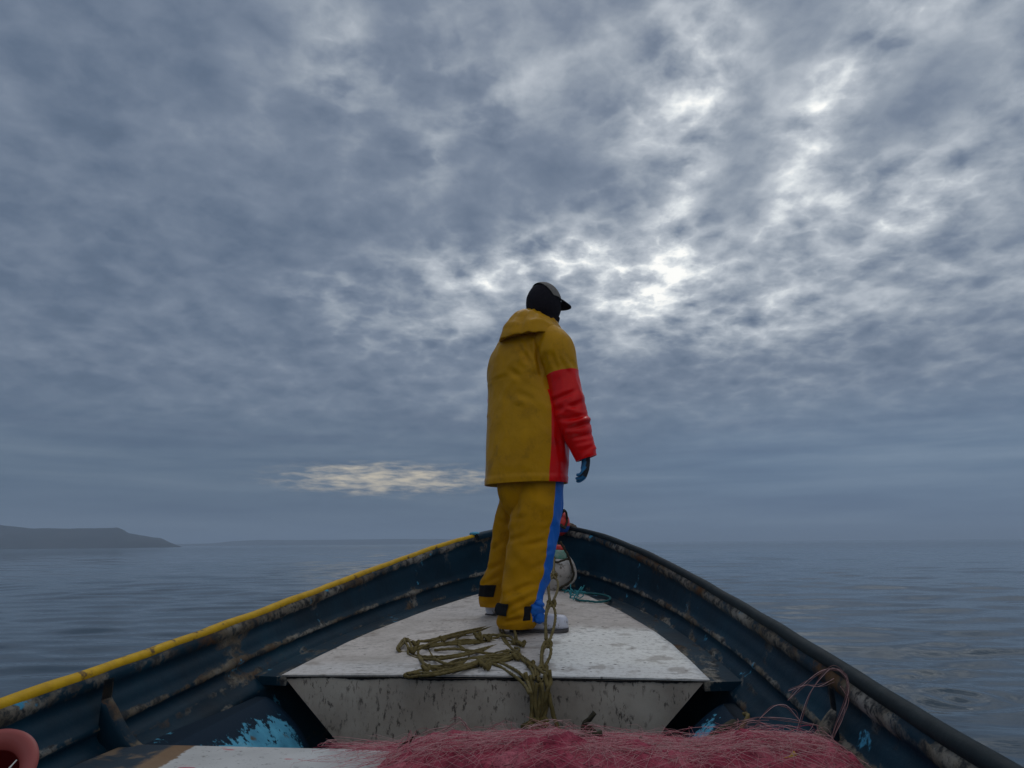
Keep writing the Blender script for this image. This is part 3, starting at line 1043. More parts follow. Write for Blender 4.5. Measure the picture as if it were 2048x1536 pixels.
tl = MB().add(rope([ond(x_, y_, .020) for x_, y_ in tp], .0065), 0)
for k in range(9):
    a_ = ond(1150 + random.uniform(-8, 10), 1196 + random.uniform(-5, 4), .02)
    tl.add(tube(smooth_path([a_, a_ + Vector((random.uniform(-.03, .03), random.uniform(-.02, .02), random.uniform(.0, .05))), a_ + Vector((random.uniform(-.06, .06), random.uniform(-.04, .04), random.uniform(.01, .08)))], 4), .0035, 5), 1)
o = tl.build('cord', [M_TEAL, M_TEALF], loc=ond(1170, 1195))
tag(o, 'thin teal cord with frayed strands looped at the edge of the foredeck', 'cord')

# ------------------------------------------------------------------ heap of rope on the deck
Z4 = lambda q: (500 + q[0] * .3418, 1150 + q[1] * .3418)
STR = [
    [(880, 452), (862, 430), (880, 400), (900, 380), (960, 395), (1050, 385), (1130, 370), (1250, 345), (1400, 310), (1480, 288), (1530, 295), (1552, 345), (1548, 400)],
    [(1548, 400), (1520, 360), (1420, 350), (1330, 356), (1180, 365), (1080, 392), (990, 430), (930, 455), (880, 452)],
    [(900, 385), (925, 420), (930, 470), (1000, 490), (1100, 492), (1250, 470), (1400, 432), (1500, 412), (1590, 405)],
    [(1590, 405), (1500, 385), (1400, 392), (1250, 402), (1100, 412), (1010, 435), (985, 460), (1000, 500), (1040, 530), (1120, 547), (1200, 520), (1300, 490), (1450, 482), (1550, 482)],
    [(1040, 430), (1062, 470), (1090, 495), (1160, 522), (1250, 512), (1282, 480), (1270, 450), (1240, 425), (1208, 395), (1215, 365), (1260, 350)],
    [(990, 590), (930, 598), (905, 588), (930, 575), (1050, 558), (1150, 553), (1270, 530), (1400, 510), (1500, 500), (1565, 478)],
    [(990, 590), (1100, 582), (1200, 562), (1300, 548), (1400, 520), (1540, 470), (1560, 450), (1530, 430)],
    [(1458, 290), (1465, 330), (1490, 390), (1540, 440), (1580, 480), (1620, 520), (1650, 560), (1662, 610)],
    [(1330, 490), (1450, 530), (1500, 560), (1560, 600), (1610, 650), (1632, 690)],
    [(1400, 490), (1480, 520), (1560, 560), (1620, 620), (1645, 690)],
    [(1500, 440), (1550, 455), (1600, 482), (1650, 520), (1700, 560), (1742, 590)],
    [(1010, 545), (1060, 560), (1130, 575), (1220, 555), (1330, 520), (1440, 470), (1520, 455)],
    [(940, 430), (1000, 415), (1120, 405), (1250, 380), (1340, 385), (1420, 372), (1480, 350)],
    [(1080, 440), (1200, 432), (1330, 450), (1430, 462), (1540, 455)],
]
heap = MB()
random.seed(8)
for i, st in enumerate(STR):
    n_ = len(st)
    pts = []
    for k, q in enumerate(st):
        x_, y_ = Z4(q)
        h = .011 + .018 * ((i * 5 + k) % 4) / 3 + .010 * math.sin(k * 1.3 + i)
        pts.append(ond(x_, y_, max(.009, h)))
    heap.add(rope(pts, .0056))
    # second strand of each daisy-chained pair
    if i in (0, 2, 3, 5, 6, 7, 11):
        heap.add(rope([p + Vector((random.uniform(-.014, .014), .034 + random.uniform(-.02, .02), random.uniform(-.002, .006))) for p in pts], .0054))
for q in ((1330, 350), (1345, 372), (1392, 370), (950, 440), (1130, 372), (1590, 402), (1365, 520), (1385, 535), (1560, 478), (1030, 545), (970, 400), (1640, 522)):
    x_, y_ = Z4(q)
    c_ = ond(x_, y_, .03)
    kn = [c_ + Vector((.013 * math.cos(a_) + .004 * math.sin(3 * a_), .012 * math.sin(a_), .010 * math.sin(a_ * 2 + .5))) for a_ in np.linspace(0, 4 * math.pi, 16)]
    heap.add(rope(kn, .0066, 4))
o = heap.build('rope_heap', M_ROPE, loc=ond(920, 1320))
tag(o, 'heap of olive rope lying in loose knotted loops on the white foredeck', 'rope')

# ------------------------------------------------------------------ looped chain of rope from the bow to the deck edge
CH = [(1113, 1085, 5.02), (1108, 1120, 4.80), (1107, 1152, 4.25), (1103, 1207, 3.42), (1096, 1288, 3.00), (1087, 1336, 2.83), (1082, 1366, 2.70)]
kn_pts = [pt(*q) for q in CH]
chain = MB()
chain.add(rope([kn_pts[0], kn_pts[1], kn_pts[2]], .009))


def link(a_, b_, spread, off=Vector((0, 0, 0))):
    d = b_ - a_
    side = Vector((1, .15, 0))
    L_, R_ = [], []
    for k in np.linspace(0, 1, 7):
        wv = math.sin(math.pi * k ** .75) * spread
        base = a_ + d * k + off
        L_.append(base - side * wv * .8 + Vector((0, -.004, .004 * math.sin(k * 5))))
        R_.append(base + side * wv + Vector((0, .004, 0)))
    return L_, R_


for (a_, b_, sp) in ((2, 3, .030), (3, 4, .024), (4, 5, .019), (5, 6, .016)):
    d = kn_pts[b_] - kn_pts[a_]
    L_, R_ = link(kn_pts[a_], kn_pts[b_] + d * .04, sp)
    chain.add(rope(L_, .0060)); chain.add(rope(R_, .0060))
    L_, R_ = link(kn_pts[a_] - d * .06, kn_pts[b_] - d * .1, sp * .45, Vector((-.012, -.008, .006)))
    chain.add(rope(L_, .0058))
for i in (2, 3, 4, 5):
    c_ = kn_pts[i]
    rr = .017 if i < 4 else .013
    kn = [c_ + Vector((rr * math.cos(a_), -.006 + rr * .6 * math.sin(a_), rr * .8 * math.sin(a_ * 2 + .4))) for a_ in np.linspace(0, 4 * math.pi, 18)]
    chain.add(rope(kn, .0075, 4))
# falls over the deck edge and hangs in front of the bulkhead
yb_ = 2.665
for (xs_) in ([(1082, 1366), (1080, 1395), (1076, 1425), (1072, 1455), (1070, 1475)], [(1082, 1366), (1086, 1390), (1082, 1420), (1078, 1450), (1076, 1475)], [(1060, 1352), (1066, 1375), (1072, 1410), (1068, 1440), (1058, 1462)],
              [(1050, 1345), (1062, 1385), (1064, 1420), (1062, 1450), (1064, 1475)], [(1090, 1350), (1096, 1385), (1092, 1420), (1084, 1450), (1080, 1475)], [(1092, 1358), (1100, 1400), (1108, 1435), (1118, 1460), (1122, 1478)],
              [(1098, 1340), (1101, 1362), (1094, 1385), (1086, 1420), (1074, 1450)], [(1074, 1366), (1070, 1400), (1074, 1430), (1080, 1460), (1086, 1478)]):
    chain.add(rope([pt(x_, y_, yb_ + random.uniform(-.012, .012) - (.0 if y_ > 1365 else -.03)) for x_, y_ in xs_], .0078))
for q in ((1078, 1445), (1070, 1452), (1062, 1456)):
    c_ = pt(q[0], q[1], 2.655)
    chain.add(rope([c_ + Vector((.03 * math.cos(a_), .012 * math.sin(a_), .012 * math.sin(a_ * 2))) for a_ in np.linspace(0, 3.6 * math.pi, 16)], .0078, 4))
o = chain.build('rope_chain', M_ROPE, loc=kn_pts[-1])
tag(o, 'long looped chain of olive rope hanging from the bow over the deck edge', 'rope')

# short stray end of dark rope before the bulkhead
st = [(1190, 1425), (1180, 1437), (1170, 1446), (1168, 1455), (1178, 1455), (1188, 1463), (1196, 1474)]
o = MB().add(rope([pt(x_, y_, 2.56) for x_, y_ in st], .0085)).add(rope([pt(x_ - 3, y_ + 5, 2.55) for x_, y_ in st[2:]], .008)).build('rope_end', M_ROPED, loc=pt(1180, 1470, 2.56))
tag(o, 'short dark rope end sticking up behind the pink net', 'rope')

# ------------------------------------------------------------------ pink net on the thwart
PROF = [(785, 1502), (812, 1496), (835, 1487), (860, 1480), (900, 1476), (980, 1474), (1060, 1468), (1110, 1466), (1160, 1473), (1230, 1478), (1290, 1480), (1350, 1486), (1400, 1487), (1440, 1480), (1490, 1470), (1540, 1470), (1590, 1474), (1640, 1478), (1680, 1500), (1710, 1530)]
NS = 3.50
npf = [onplane(px, py, bp(NS, 0, 0), FW) for px, py in PROF]
nv_ = [(p - BOW).dot(RG) for p in npf]
nz_ = [p.z for p in npf]
NU, NV = 240, 56
v, f, norm = [], [], []
for i in range(NU + 1):
    vq = nv_[0] + (nv_[-1] - nv_[0]) * i / NU
    top = float(np.interp(vq, nv_, nz_))
    base = zben + .004
    hh = max(.012, top - base)
    for j in range(NV + 1):
        a_ = math.pi * j / NV
        s = NS - .155 * math.cos(a_) + .05
        z = base + hh * (math.sin(a_) ** .7 if 0 < j < NV else 0)
        p = bp(s, vq, z)
        q = p * 9
        d_ = .024 * mn.fractal(q, .9, 2.1, 5) + .012 * mn.noise(p * 26) + .014 * (abs(mn.noise(Vector((vq * 14, s * 4 + z * 9, 1.7)))) * 2 - .5)
        env = math.sin(a_) * min(1, hh / .05)
        v.append(p + Vector((0, -.3, .9)) * d_ * env)
for i in range(NU):
    for j in range(NV):
        a_ = i * (NV + 1) + j
        f.append((a_, a_ + 1, a_ + NV + 2, a_ + NV + 1)[::-1])
net = empty('fishing_net', bp(NS, .3, zben))
tag(net, 'tangled pink nylon fishing net piled along the white thwart', 'net')
mk('net_pile', v, f, M_NET, net)
random.seed(21)
hair = MB()


def netpt(vq, a_, lift=0.0):
    top = float(np.interp(vq, nv_, nz_)); hh = max(.012, top - zben)
    return bp(NS - (.155 + lift * .5) * math.cos(a_) + .05, vq, zben + hh * math.sin(a_) ** .7 + lift)


for k in range(4000):
    vq = random.uniform(nv_[0] - .14 if random.random() < .10 else nv_[0], nv_[-1])
    a_ = random.uniform(.15, 1.9)
    L_ = random.uniform(.06, .24)
    dirv = random.gauss(0, 1) * .8; dira = random.gauss(0, 1)
    far = random.random() < .10
    n_ = 7
    p = []
    lift0 = random.uniform(-.004, .007)
    pk = random.uniform(.010, .034) if far else random.uniform(.001, .008)
    cu = random.gauss(0, 1.0)
    for i in range(n_):
        q = i / (n_ - 1)
        vv_ = vq + dirv * L_ * q + .02 * cu * math.sin(q * 3)
        aa_ = max(.08, min(2.6, a_ + dira * L_ * 4 * q + cu * .3 * q * q))
        vv_ = max(nv_[0] - .2, min(nv_[-1] + .02, vv_))
        p.append(netpt(vv_, aa_, lift0 + pk * (math.sin(math.pi * q) if not far or k % 2 else q)) + Vector((random.gauss(0, .0018), random.gauss(0, .0018), random.gauss(0, .0014))))
    for z_i in range(len(p)):
        p[z_i].z = max(p[z_i].z, zben + .006)
    mi = random.choices((0, 1, 2), (.45, .25, .30))[0]
    hair.add(tube(smooth_path(p, 2), random.choice((.00025, .0003, .0004)), 3), mi)
# the long loose loops at the right end, hooked over the knee
LP = [[(1590, 1475), (1600, 1440), (1620, 1385), (1650, 1345), (1670, 1338), (1690, 1352), (1698, 1378), (1692, 1400), (1680, 1440), (1660, 1490)],
      [(1575, 1400), (1600, 1375), (1640, 1345), (1668, 1334), (1688, 1346), (1696, 1372), (1690, 1402), (1672, 1450), (1650, 1510)],
      [(1580, 1380), (1610, 1372), (1640, 1372), (1665, 1360)], [(1520, 1440), (1545, 1415), (1570, 1412), (1590, 1425), (1600, 1445)],
      [(1470, 1445), (1520, 1438), (1570, 1440), (1610, 1445), (1635, 1455)], [(1680, 1372), (1692, 1385), (1694, 1410), (1676, 1460), (1655, 1500)],
      [(1450, 1470), (1480, 1448), (1510, 1440), (1540, 1455)], [(640, 1490), (660, 1480), (690, 1484), (730, 1490)], [(655, 1478), (680, 1488), (720, 1486)],
      [(880, 1470), (905, 1450), (920, 1440), (930, 1450), (935, 1470)], [(900, 1440), (915, 1436), (930, 1446), (940, 1465), (930, 1480)],
      [(960, 1468), (990, 1452), (1010, 1440)], [(820, 1480), (855, 1462), (900, 1456)], [(1060, 1455), (1090, 1448), (1110, 1455), (1125, 1470)],
      [(1150, 1475), (1180, 1452), (1215, 1460), (1240, 1478)]]
for i, lp in enumerate(LP):
    for e in range(3):
        jit = random.uniform(-.02, .02)
        hair.add(tube(smooth_path([onplane(x_ + random.uniform(-4, 4), y_ + random.uniform(-4, 4), bp(3.42 + jit, 0, 0), FW) for x_, y_ in lp], 8), .00055, 4), (3, 3, 1)[e])
hair.build('filaments', [M_HAIR, M_HAIR2, M_HAIR3, M_HAIR4], net)
for lp, r_ in (([(788, 1540), (792, 1515), (800, 1498), (815, 1488)], .0022), ([(826, 1540), (822, 1512), (820, 1492), (826, 1478)], .0022),
               ([(1092, 1540), (1105, 1515), (1130, 1492), (1160, 1478), (1190, 1474), (1205, 1472)], .0065), ([(1250, 1540), (1262, 1512), (1275, 1492), (1284, 1482)], .0065),
               ([(980, 1520), (1000, 1496), (1020, 1482)], .004), ([(1375, 1540), (1376, 1510), (1380, 1492), (1388, 1490)], .004)):
    MB().add(rope([onplane(x_, y_, bp(NS - .03 - (.10 if y_ < 1505 else .06 if y_ < 1525 else 0) + .13, 0, 0), FW) + ZV * .006 for x_, y_ in lp], r_)).build('head_rope', M_ROPED, net)
MB().add(rope([onplane(x_, y_, bp(NS + .11, 0, 0), FW) for x_, y_ in ((1540, 1518), (1560, 1524), (1580, 1518), (1592, 1506))], .006)).build('tie', M_YELLOWTUBE, net)

# brown stick and olive rope lying against the right tank
o = MB().add(tube(smooth_path([pt(1405, 1492, 2.05), pt(1440, 1465, 2.12), pt(1470, 1448, 2.2)], 6), .014, 10, lay=.1, twist=20)).build('driftwood_stick', M_ROPED, loc=pt(1405, 1492, 2.05))
tag(o, 'dark brown stick leaning across the flaking light blue paint', 'stick')
o = MB().add(rope([pt(1470, 1478, 1.99), pt(1483, 1455, 2.0), pt(1496, 1432, 2.02), pt(1488, 1428, 2.06)], .0055)).build('rope_offcut', M_ROPE, loc=pt(1460, 1485, 1.99))
tag(o, 'thin pale offcut of rope standing up beside the right knee', 'rope')

# ------------------------------------------------------------------ pink bucket at the left
bkc = pt(-28, 1543, 1.16)
BT = Matrix.Rotation(R(48), 3, 'X') @ Matrix.Rotation(R(8), 3, 'Y')
hb, rb = .17, .060
bb0 = bkc - (BT @ ZV) * hb
bk = empty('bucket', bb0)
tag(bk, 'small pink plastic bucket with a dark red inside, leaning at the left', 'bucket')
mk('bucket_wall', *lathe(bb0, [(.0, .0), (rb * .72, .0), (rb * .76, .006), (rb * .94, hb * .9), (rb * .96, hb - .014), (rb * 1.08, hb - .012), (rb * 1.14, hb - .004), (rb * 1.10, hb + .002), (rb * .95, hb + .003), (rb * .72, hb - .006), (rb * .66, hb - .014)], 48, BT, caps=False), M_PINKTUB, bk)
mk('bucket_inside', *lathe(bb0, [(rb * .67, hb - .0125), (rb * .66, hb - .04), (rb * .58, .010), (.0, .009)], 40, BT, caps=False), M_TUBIN, bk)
o = mk('plastic_sliver', *tube([bkc + Vector((.012, -.04, -.05)), bkc + Vector((.030, -.02, -.012)), bkc + Vector((.045, .0, .016))], .0035, 8, taper=lambda q: 1 - .75 * q), M_WHITEBIT, loc=bkc + Vector((.012, -.04, -.05)))
tag(o, 'white pointed plastic sliver sticking out of the pink bucket', 'sliver')

# ------------------------------------------------------------------ the man in oilskins
TH = R(36)
LT = Vector((math.cos(TH), -math.sin(TH), 0))     # his right
FD = Vector((math.sin(TH), math.cos(TH), 0))      # where he faces
YB = 3.66
hip = pt(1058, 975, YB)


def skin_mesh(nodes, edges, root, sub=2):
    """continuous body surface grown over a skeleton"""
    me_ = bpy.data.meshes.new('skeleton')
    me_.from_pydata([tuple(n_[0]) for n_ in nodes], edges, [])
    ob = bpy.data.objects.new('skeleton', me_)
    COL.objects.link(ob)
    md = ob.modifiers.new('skin', 'SKIN'); md.use_smooth_shade = True
    for i, n_ in enumerate(nodes):
        sv = me_.skin_vertices[0].data[i]
        r_ = n_[1]
        sv.radius = (r_, r_) if isinstance(r_, float) else r_
        sv.use_root = (i == root)
    sb_ = ob.modifiers.new('sub', 'SUBSURF'); sb_.levels = sub; sb_.render_levels = sub
    dg = bpy.context.evaluated_depsgraph_get()
    ev = ob.evaluated_get(dg)
    m2 = bpy.data.meshes.new_from_object(ev)
    vs = [x.co.copy() for x in m2.vertices]; fs = [tuple(p.vertices) for p in m2.polygons]
    bpy.data.objects.remove(ob); bpy.data.meshes.remove(me_); bpy.data.meshes.remove(m2)
    return vs, fs


YR, YL = 3.50, 3.93                                # right (near) and left (far) foot depth
sho = pt(1062, 690, YB)
neck = pt(1082, 664, YB - .01)
headc = pt(1087, 612, YB - .015)
hr = hip + LT * .10; hl = hip - LT * .10
kr = pt(1066, 1110, 3.56); kl = pt(1000, 1100, 3.83)
ar = pt(1046, 1236, YR); al = pt(985, 1205, YL)
shr = pt(1112, 700, YB - .13); elr = pt(1138, 812, YB - .17); wrr = pt(1172, 912, YB - .16)
shl = sho - LT * .145 + FD * .03 - ZV * .045; ell = shl + Vector((.01, .11, -.28)); wrl = ell + FD * .20 + Vector((.06, 0, -.12))
nodes = [(hip + ZV * .08, .07), (hip + ZV * .22, .09), (sho - ZV * .06, .11), (neck, .05), (headc - ZV * .04, .062), (headc + ZV * .04, .07),
         (hr - ZV * .02 - LT * .01, .035), (kr, .035), (ar + ZV * .03, .035), (hl - ZV * .02, .035), (kl, .035), (al + ZV * .03, .035),
         (shr, .05), (elr, .038), (wrr, .026), (shl, .05), (ell, .038), (wrl, .026)]
edges = [(0, 1), (1, 2), (2, 3), (3, 4), (4, 5), (0, 6), (6, 7), (7, 8), (0, 9), (9, 10), (10, 11), (2, 12), (12, 13), (13, 14), (2, 15), (15, 16), (16, 17)]
vs, fs = skin_mesh(nodes, edges, 0)
root = pt(1030, 1262, 3.65)
man = mk('person', vs, fs, M_SKIN, loc=(root.x, root.y, ond(1030, 1262).z))
tag(man, 'man in yellow and red oilskin jacket and yellow trousers standing in the bow', 'person')
# face: nose and eyes looking out of the knitted hood
HF = (FD * .75 + Vector((.42, 0, 0))).normalized()
HL = Vector((HF.y, -HF.x, 0))
nose = MB().add(ellipsoid(headc + HF * .092 - ZV * .012, (.014, .022, .026), 16, 12))
nose.build('nose', M_SKIN, man)
for sg in (-1, 1):
    mk('eye', *ellipsoid(headc + HF * .078 + HL * (.032 * sg) + ZV * .016, (.014, .014, .012), 14, 10), M_EYE, man)


def crease(p, amp=1.0):
    """cloth folds: broad swells plus sharper ridged wrinkles"""
    a_ = mn.noise(Vector((p.x * 5, p.y * 5, p.z * 3.2)))
    b_ = 1 - abs(mn.noise(Vector((p.x * 9 + p.z * 4, p.y * 9, p.z * 7 - p.x * 3))) * 2)
    c_ = mn.noise(Vector((p.x * 22, p.y * 22, p.z * 16)))
    return amp * (.007 * a_ + .007 * max(0, b_ - .45) + .0022 * c_)


# cloth folds seen in the photograph, as lines across the garments: start, end, depth (+ groove, - ridge), width
FOLDS = [
    (1036, 688, 1062, 728, .010, 5), (1052, 682, 1072, 722, .010, 5), (1018, 738, 1044, 758, .008, 6), (1034, 786, 1070, 800, .009, 6), (1026, 800, 1052, 806, -.005, 6),
    (1073, 694, 1082, 752, .016, 4.5), (1064, 690, 1068, 742, -.007, 6), (1092, 704, 1086, 742, .008, 5), (1104, 706, 1112, 736, .009, 4.5), (1121, 706, 1146, 744, -.006, 5), (1084, 668, 1074, 690, .007, 5),
    (1102, 802, 1152, 782, .011, 4.5), (1106, 822, 1164, 806, .009, 5), (1116, 838, 1172, 832, .012, 4), (1122, 812, 1160, 826, -.007, 5), (1134, 858, 1182, 846, .011, 4), (1142, 876, 1186, 868, .009, 4.5), (1128, 850, 1176, 838, -.007, 5), (1150, 896, 1188, 886, -.005, 5),
    (1112, 860, 1122, 905, .007, 4), (1122, 880, 1134, 930, -.006, 5),
    (1002, 987, 1022, 1022, .012, 5), (1012, 1014, 1018, 1046, .008, 4), (998, 1040, 1020, 1052, .008, 5), (1026, 1040, 1050, 1033, .009, 5), (1018, 1082, 1052, 1070, .010, 5), (1048, 1092, 1096, 1080, .010, 5), (1014, 1064, 1030, 1040, -.008, 5),
    (1004, 1212, 1080, 1174, -.013, 7), (1010, 1192, 1070, 1164, .008, 6), (1022, 1228, 1070, 1206, .010, 5), (976, 1140, 1004, 1126, .010, 5), (984, 1100, 1008, 1084, .008, 5), (966, 1170, 1000, 1150, .009, 5), (1060, 1140, 1092, 1126, .007, 6), (1030, 980, 1034, 1030, .007, 6), (1006, 1245, 1050, 1236, .007, 4), (1086, 1062, 1108, 1050, .006, 4), (1084, 1108, 1104, 1098, .006, 4),
]


def photo_folds(p, n_):
    if n_.y > .35:
        return 0.0
    q = p - CP
    z_ = q.dot(CF)
    x_ = 1024 + FPX * q.dot(CR) / z_; y_ = 768 - FPX * q.dot(CU) / z_
    k = 0.0
    for (ax, ay, bx, by, dp, wd) in FOLDS:
        if abs(x_ - (ax + bx) / 2) > 70 or abs(y_ - (ay + by) / 2) > 70:
            continue
        ux, uy = bx - ax, by - ay
        t_ = ((x_ - ax) * ux + (y_ - ay) * uy) / (ux * ux + uy * uy)
        tc = max(0.0, min(1.0, t_))
        d_ = math.hypot(x_ - ax - ux * tc, y_ - ay - uy * tc) / wd
        if d_ < 3:
            k -= dp * (math.exp(-d_ * d_) - .35 * math.exp(-((d_ - 1.7) / .9) ** 2)) * (1 - abs(2 * tc - 1) ** 3 * .8)
    return k * min(1.0, (.35 - n_.y) / .5)


def interp_rows(rows, n_):
    """rows: tuples; smooth interpolation over the first value"""
    t_ = np.linspace(0, len(rows) - 1, n_)
    sm = smooth_path([Vector((i, 0, 0)) for i in range(len(rows))], 4)
    out = []
    arr = np.array(rows, float)
    for q in t_:
        i = int(min(q, len(rows) - 2)); k = q - i
        p0, p1, p2, p3 = arr[max(i - 1, 0)], arr[i], arr[i + 1], arr[min(i + 2, len(rows) - 1)]
        out.append(.5 * ((2 * p1) + (p2 - p0) * k + (2 * p0 - 5 * p1 + 4 * p2 - p3) * k ** 2 + (3 * p1 - p0 - 3 * p2 + p3) * k ** 3))
    return out


# jacket body: measured left and right outline at each height
JR = [(969, 972, 1130), (966, 971, 1131), (940, 971.5, 1133), (899, 973, 1136), (860, 975, 1136), (820, 976.5, 1134), (780, 978, 1120), (750, 976, 1109), (728, 977.5, 1107), (706, 984, 1109), (690, 992, 1114), (676, 1003, 1118), (664, 1019, 1121), (654, 1036, 1117), (644, 1048, 1114)]
jk = MB()
SEG = 144
rings, idx = [], []
rows = interp_rows(JR, 110)
seam_h = None
for ri, (py, xl, xr) in enumerate(rows):
    cx = (xl + xr) / 2
    c_ = pt(cx, py, YB)
    hw = (pt(xr, py, YB) - pt(xl, py, YB)).length / 2
    a_ = hw / .915; b_ = a_ * (.70 if py > 690 else .72)
    ring = []
    for j in range(SEG):
        ph = 2 * math.pi * j / SEG
        cph, sph = math.cos(ph), math.sin(ph)
        e = 2 / 2.25
        dx_ = math.copysign(abs(cph) ** e, cph) * a_; dy_ = math.copysign(abs(sph) ** e, sph) * b_
        p = c_ + LT * dx_ + FD * dy_
        n_ = (LT * (cph / a_) + FD * (sph / b_)).normalized()
        k = crease(p) * (.45 if py > 830 else 1.0)
        # folds running from the shoulder blade to the armpit
        if 660 < py < 800:
            sd_ = math.sin((px_ := (ph - R(-62)) * 3.2) * 2.2 + (py - 700) * .06)
            k += .007 * max(0, sd_) ** 2 * math.exp(-((ph - R(305)) / .55) ** 2) * math.exp(-((py - 725) / 38) ** 2)
        # stitched yoke seam across the back
        k -= .0035 * math.exp(-((py - 763 - 2 * math.cos(ph)) / 1.3) ** 2)
        # the tail of the jacket stands off
        if py > 955:
            k += .004
        k += photo_folds(p, n_)
        ring.append(p + n_ * k)
    rings.append(ring)
v, f = loft(rings, True, False, False)
idx = []
for i in range(len(rings) - 1):
    py = rows[i][0]
    for j in range(SEG):
        ph = math.degrees(2 * math.pi * (j + .5) / SEG)
        ph = ph - 360 if ph > 270 else ph
        red = (-31 < ph < 211) and py > 797
        idx.append(1 if red else 0)
jk.add((v, f)); jk.i = idx[:]
# inner turn-up of the hem so that the jacket has thickness
hem0 = rings[0]
cen = sum(hem0, Vector()) / SEG
jk.add(loft([hem0, [p + (cen - p).normalized() * .006 + ZV * .002 for p in hem0], [p + (cen - p).normalized() * .012 + ZV * .10 for p in hem0]], True, False, False))


def sleeve(ctrl, n_=110, seg=96, red_from=.38, seed=0.0):
    """ctrl: (centre, radius) pairs from shoulder to cuff"""
    arr = [(c_.x, c_.y, c_.z, r_) for c_, r_ in ctrl]
    rw = interp_rows(arr, n_)
    path = [Vector(q[:3]) for q in rw]
    rings_, mi = [], []
    nrm = FD.copy()
    for i, q in enumerate(rw):
        t_ = (path[min(i + 1, n_ - 1)] - path[max(i - 1, 0)]).normalized()
        nrm = (nrm - t_ * nrm.dot(t_)).normalized(); bn = t_.cross(nrm)
        ring = []
        u_ = i / (n_ - 1)
        for j in range(seg):
            th = 2 * math.pi * j / seg
            d = nrm * math.cos(th) + bn * math.sin(th)
            p = path[i] + d * q[3]
            ridg = max(0, math.sin(u_ * 34 + 1.6 * math.sin(th + seed) + 2.2 * mn.noise(p * 7 + Vector((seed, 0, 0))))) ** 2
            k = crease(p + Vector((seed, 0, 0)), .8) + .0085 * ridg * min(1, max(0, u_ - .33) * 4) * (0.45 + .55 * math.cos(th - 2.2)) * (1 if u_ < .93 else .3)
            k += photo_folds(p, d)
            ring.append(p + d * k)
        rings_.append(ring)
    v_, f_ = loft(rings_, True, True, False)
    mi = []
    for i in range(n_ - 1):
        for j in range(seg):
            slope = 0
            mi.append(1 if i / (n_ - 1) > red_from + slope else 0)
    mi += [0]
    inner = [[p + (path[-1] - p) * .10 for p in rings_[-1]], [p + (path[-1] - p) * .16 - (path[-1] - path[-4]).normalized() * .05 for p in rings_[-1]]]
    v2, f2 = loft([rings_[-1]] + inner, True, False, False)
    return (v_, f_, mi), (v2, f2)


PXM = lambda y: 1 / (FPX / (y * .974 + .05))
ya = YB - .14
sl = [(1082, 668, .05, 26), (1098, 680, .02, 36), (1112, 700, 0, 41), (1120, 726, -.01, 37), (1126, 752, -.015, 33.5), (1133, 790, -.02, 34), (1139, 820, -.025, 33), (1147, 846, -.03, 31), (1158, 876, -.03, 27.5), (1167, 900, -.03, 24), (1173, 917, -.03, 22)]
ctrl = [(pt(x_, y_, ya + dy_), r_ * PXM(ya)) for x_, y_, dy_, r_ in sl]
(a_, f_, mi), (v2, f2) = sleeve(ctrl, red_from=.385)
jk.add((a_, f_)); jk.i[-len(f_):] = mi
jk.add((v2, f2), 1)
cl = [(sho - LT * .07 + ZV * .0, .06), (shl + ZV * .005, .076), (shl - ZV * .07 + FD * .03, .078), (shl.lerp(ell, .6), .074), (ell, .070), (ell.lerp(wrl, .5), .066), (wrl, .055)]
(a_, f_, mi), (v2, f2) = sleeve(cl, red_from=.40, seed=4.0)
jk.add((a_, f_)); jk.i[-len(f_):] = mi
jk.add((v2, f2), 1)
jacket = jk.build('jacket', [M_YEL, M_RED], man)

# folded-down hood lying on the back and round the neck
hood = MB()
rings = []
NP = 72
nc = pt(1084, 662, YB - .01)
for j in range(NP):
    ph = 2 * math.pi * j / NP                    # 0 = front of the neck, pi = back
    bk_ = .5 - .5 * math.cos(ph - R(26))
    d = FD * math.cos(ph) + LT * math.sin(ph)
    bb = bk_ ** 1.1
    w1 = mn.noise(d * 2.6 + Vector((2, 0, 0))); w2 = mn.noise(d * 5.5); w3 = mn.noise(d * 9 + Vector((0, 5, 0)))
    inn = .060 + .018 * bb
    out = .090 + .140 * bb + .014 * w1 + .012 * w2 * bb
    zt_ = -.012 + .118 * bb ** 1.2 + .012 * w2
    zo_ = -.030 + .050 * bb + .022 * w1
    zb_ = -.046 - .030 * bb + .014 * w3
    pr = [(inn - .006, -.05), (inn, zt_ - .045), (inn + .010, zt_ - .006), (inn + .028, zt_ + .004), (inn + (out - inn) * .55, zt_ * .75 + zo_ * .25 + .010 * w3), (inn + (out - inn) * .80, zt_ * .35 + zo_ * .65 - .012 * bb + .012 * w2), (out * .99, zo_ - .015 * bb), (out + .008 * bb, zo_ * .5 + zb_ * .5), (out + .020 * bb, zb_ + .012), (out + .016 * bb, zb_), (out - .02 * bb, zb_ + .012), (inn + .03, zb_ + .02)]
    rings.append([nc + d * r_ + ZV * z_ for r_, z_ in pr])
npf_ = len(rings[0])
fine = []
for rg_ in rings:
    fine.append(smooth_path(rg_, 4))
m_ = len(fine[0])
v = [p for rg_ in fine for p in rg_]
v = [p + (p - nc).normalized() * crease(p * 1.7, .9) for p in v]
f = []
for j in range(NP):
    for i in range(m_ - 1):
        k = (j + 1) % NP
        f.append((j * m_ + i, k * m_ + i, k * m_ + i + 1, j * m_ + i + 1)[::-1])
mk('hood', v, f, M_YEL, jacket)

# knitted hood over the head and cap
Rz = Matrix((HL, HF, ZV)).transposed()


def headfn(d):
    k = 1.0
    if d.z < -.2:
        k *= 1 - .10 * (-d.z - .2)
    return k


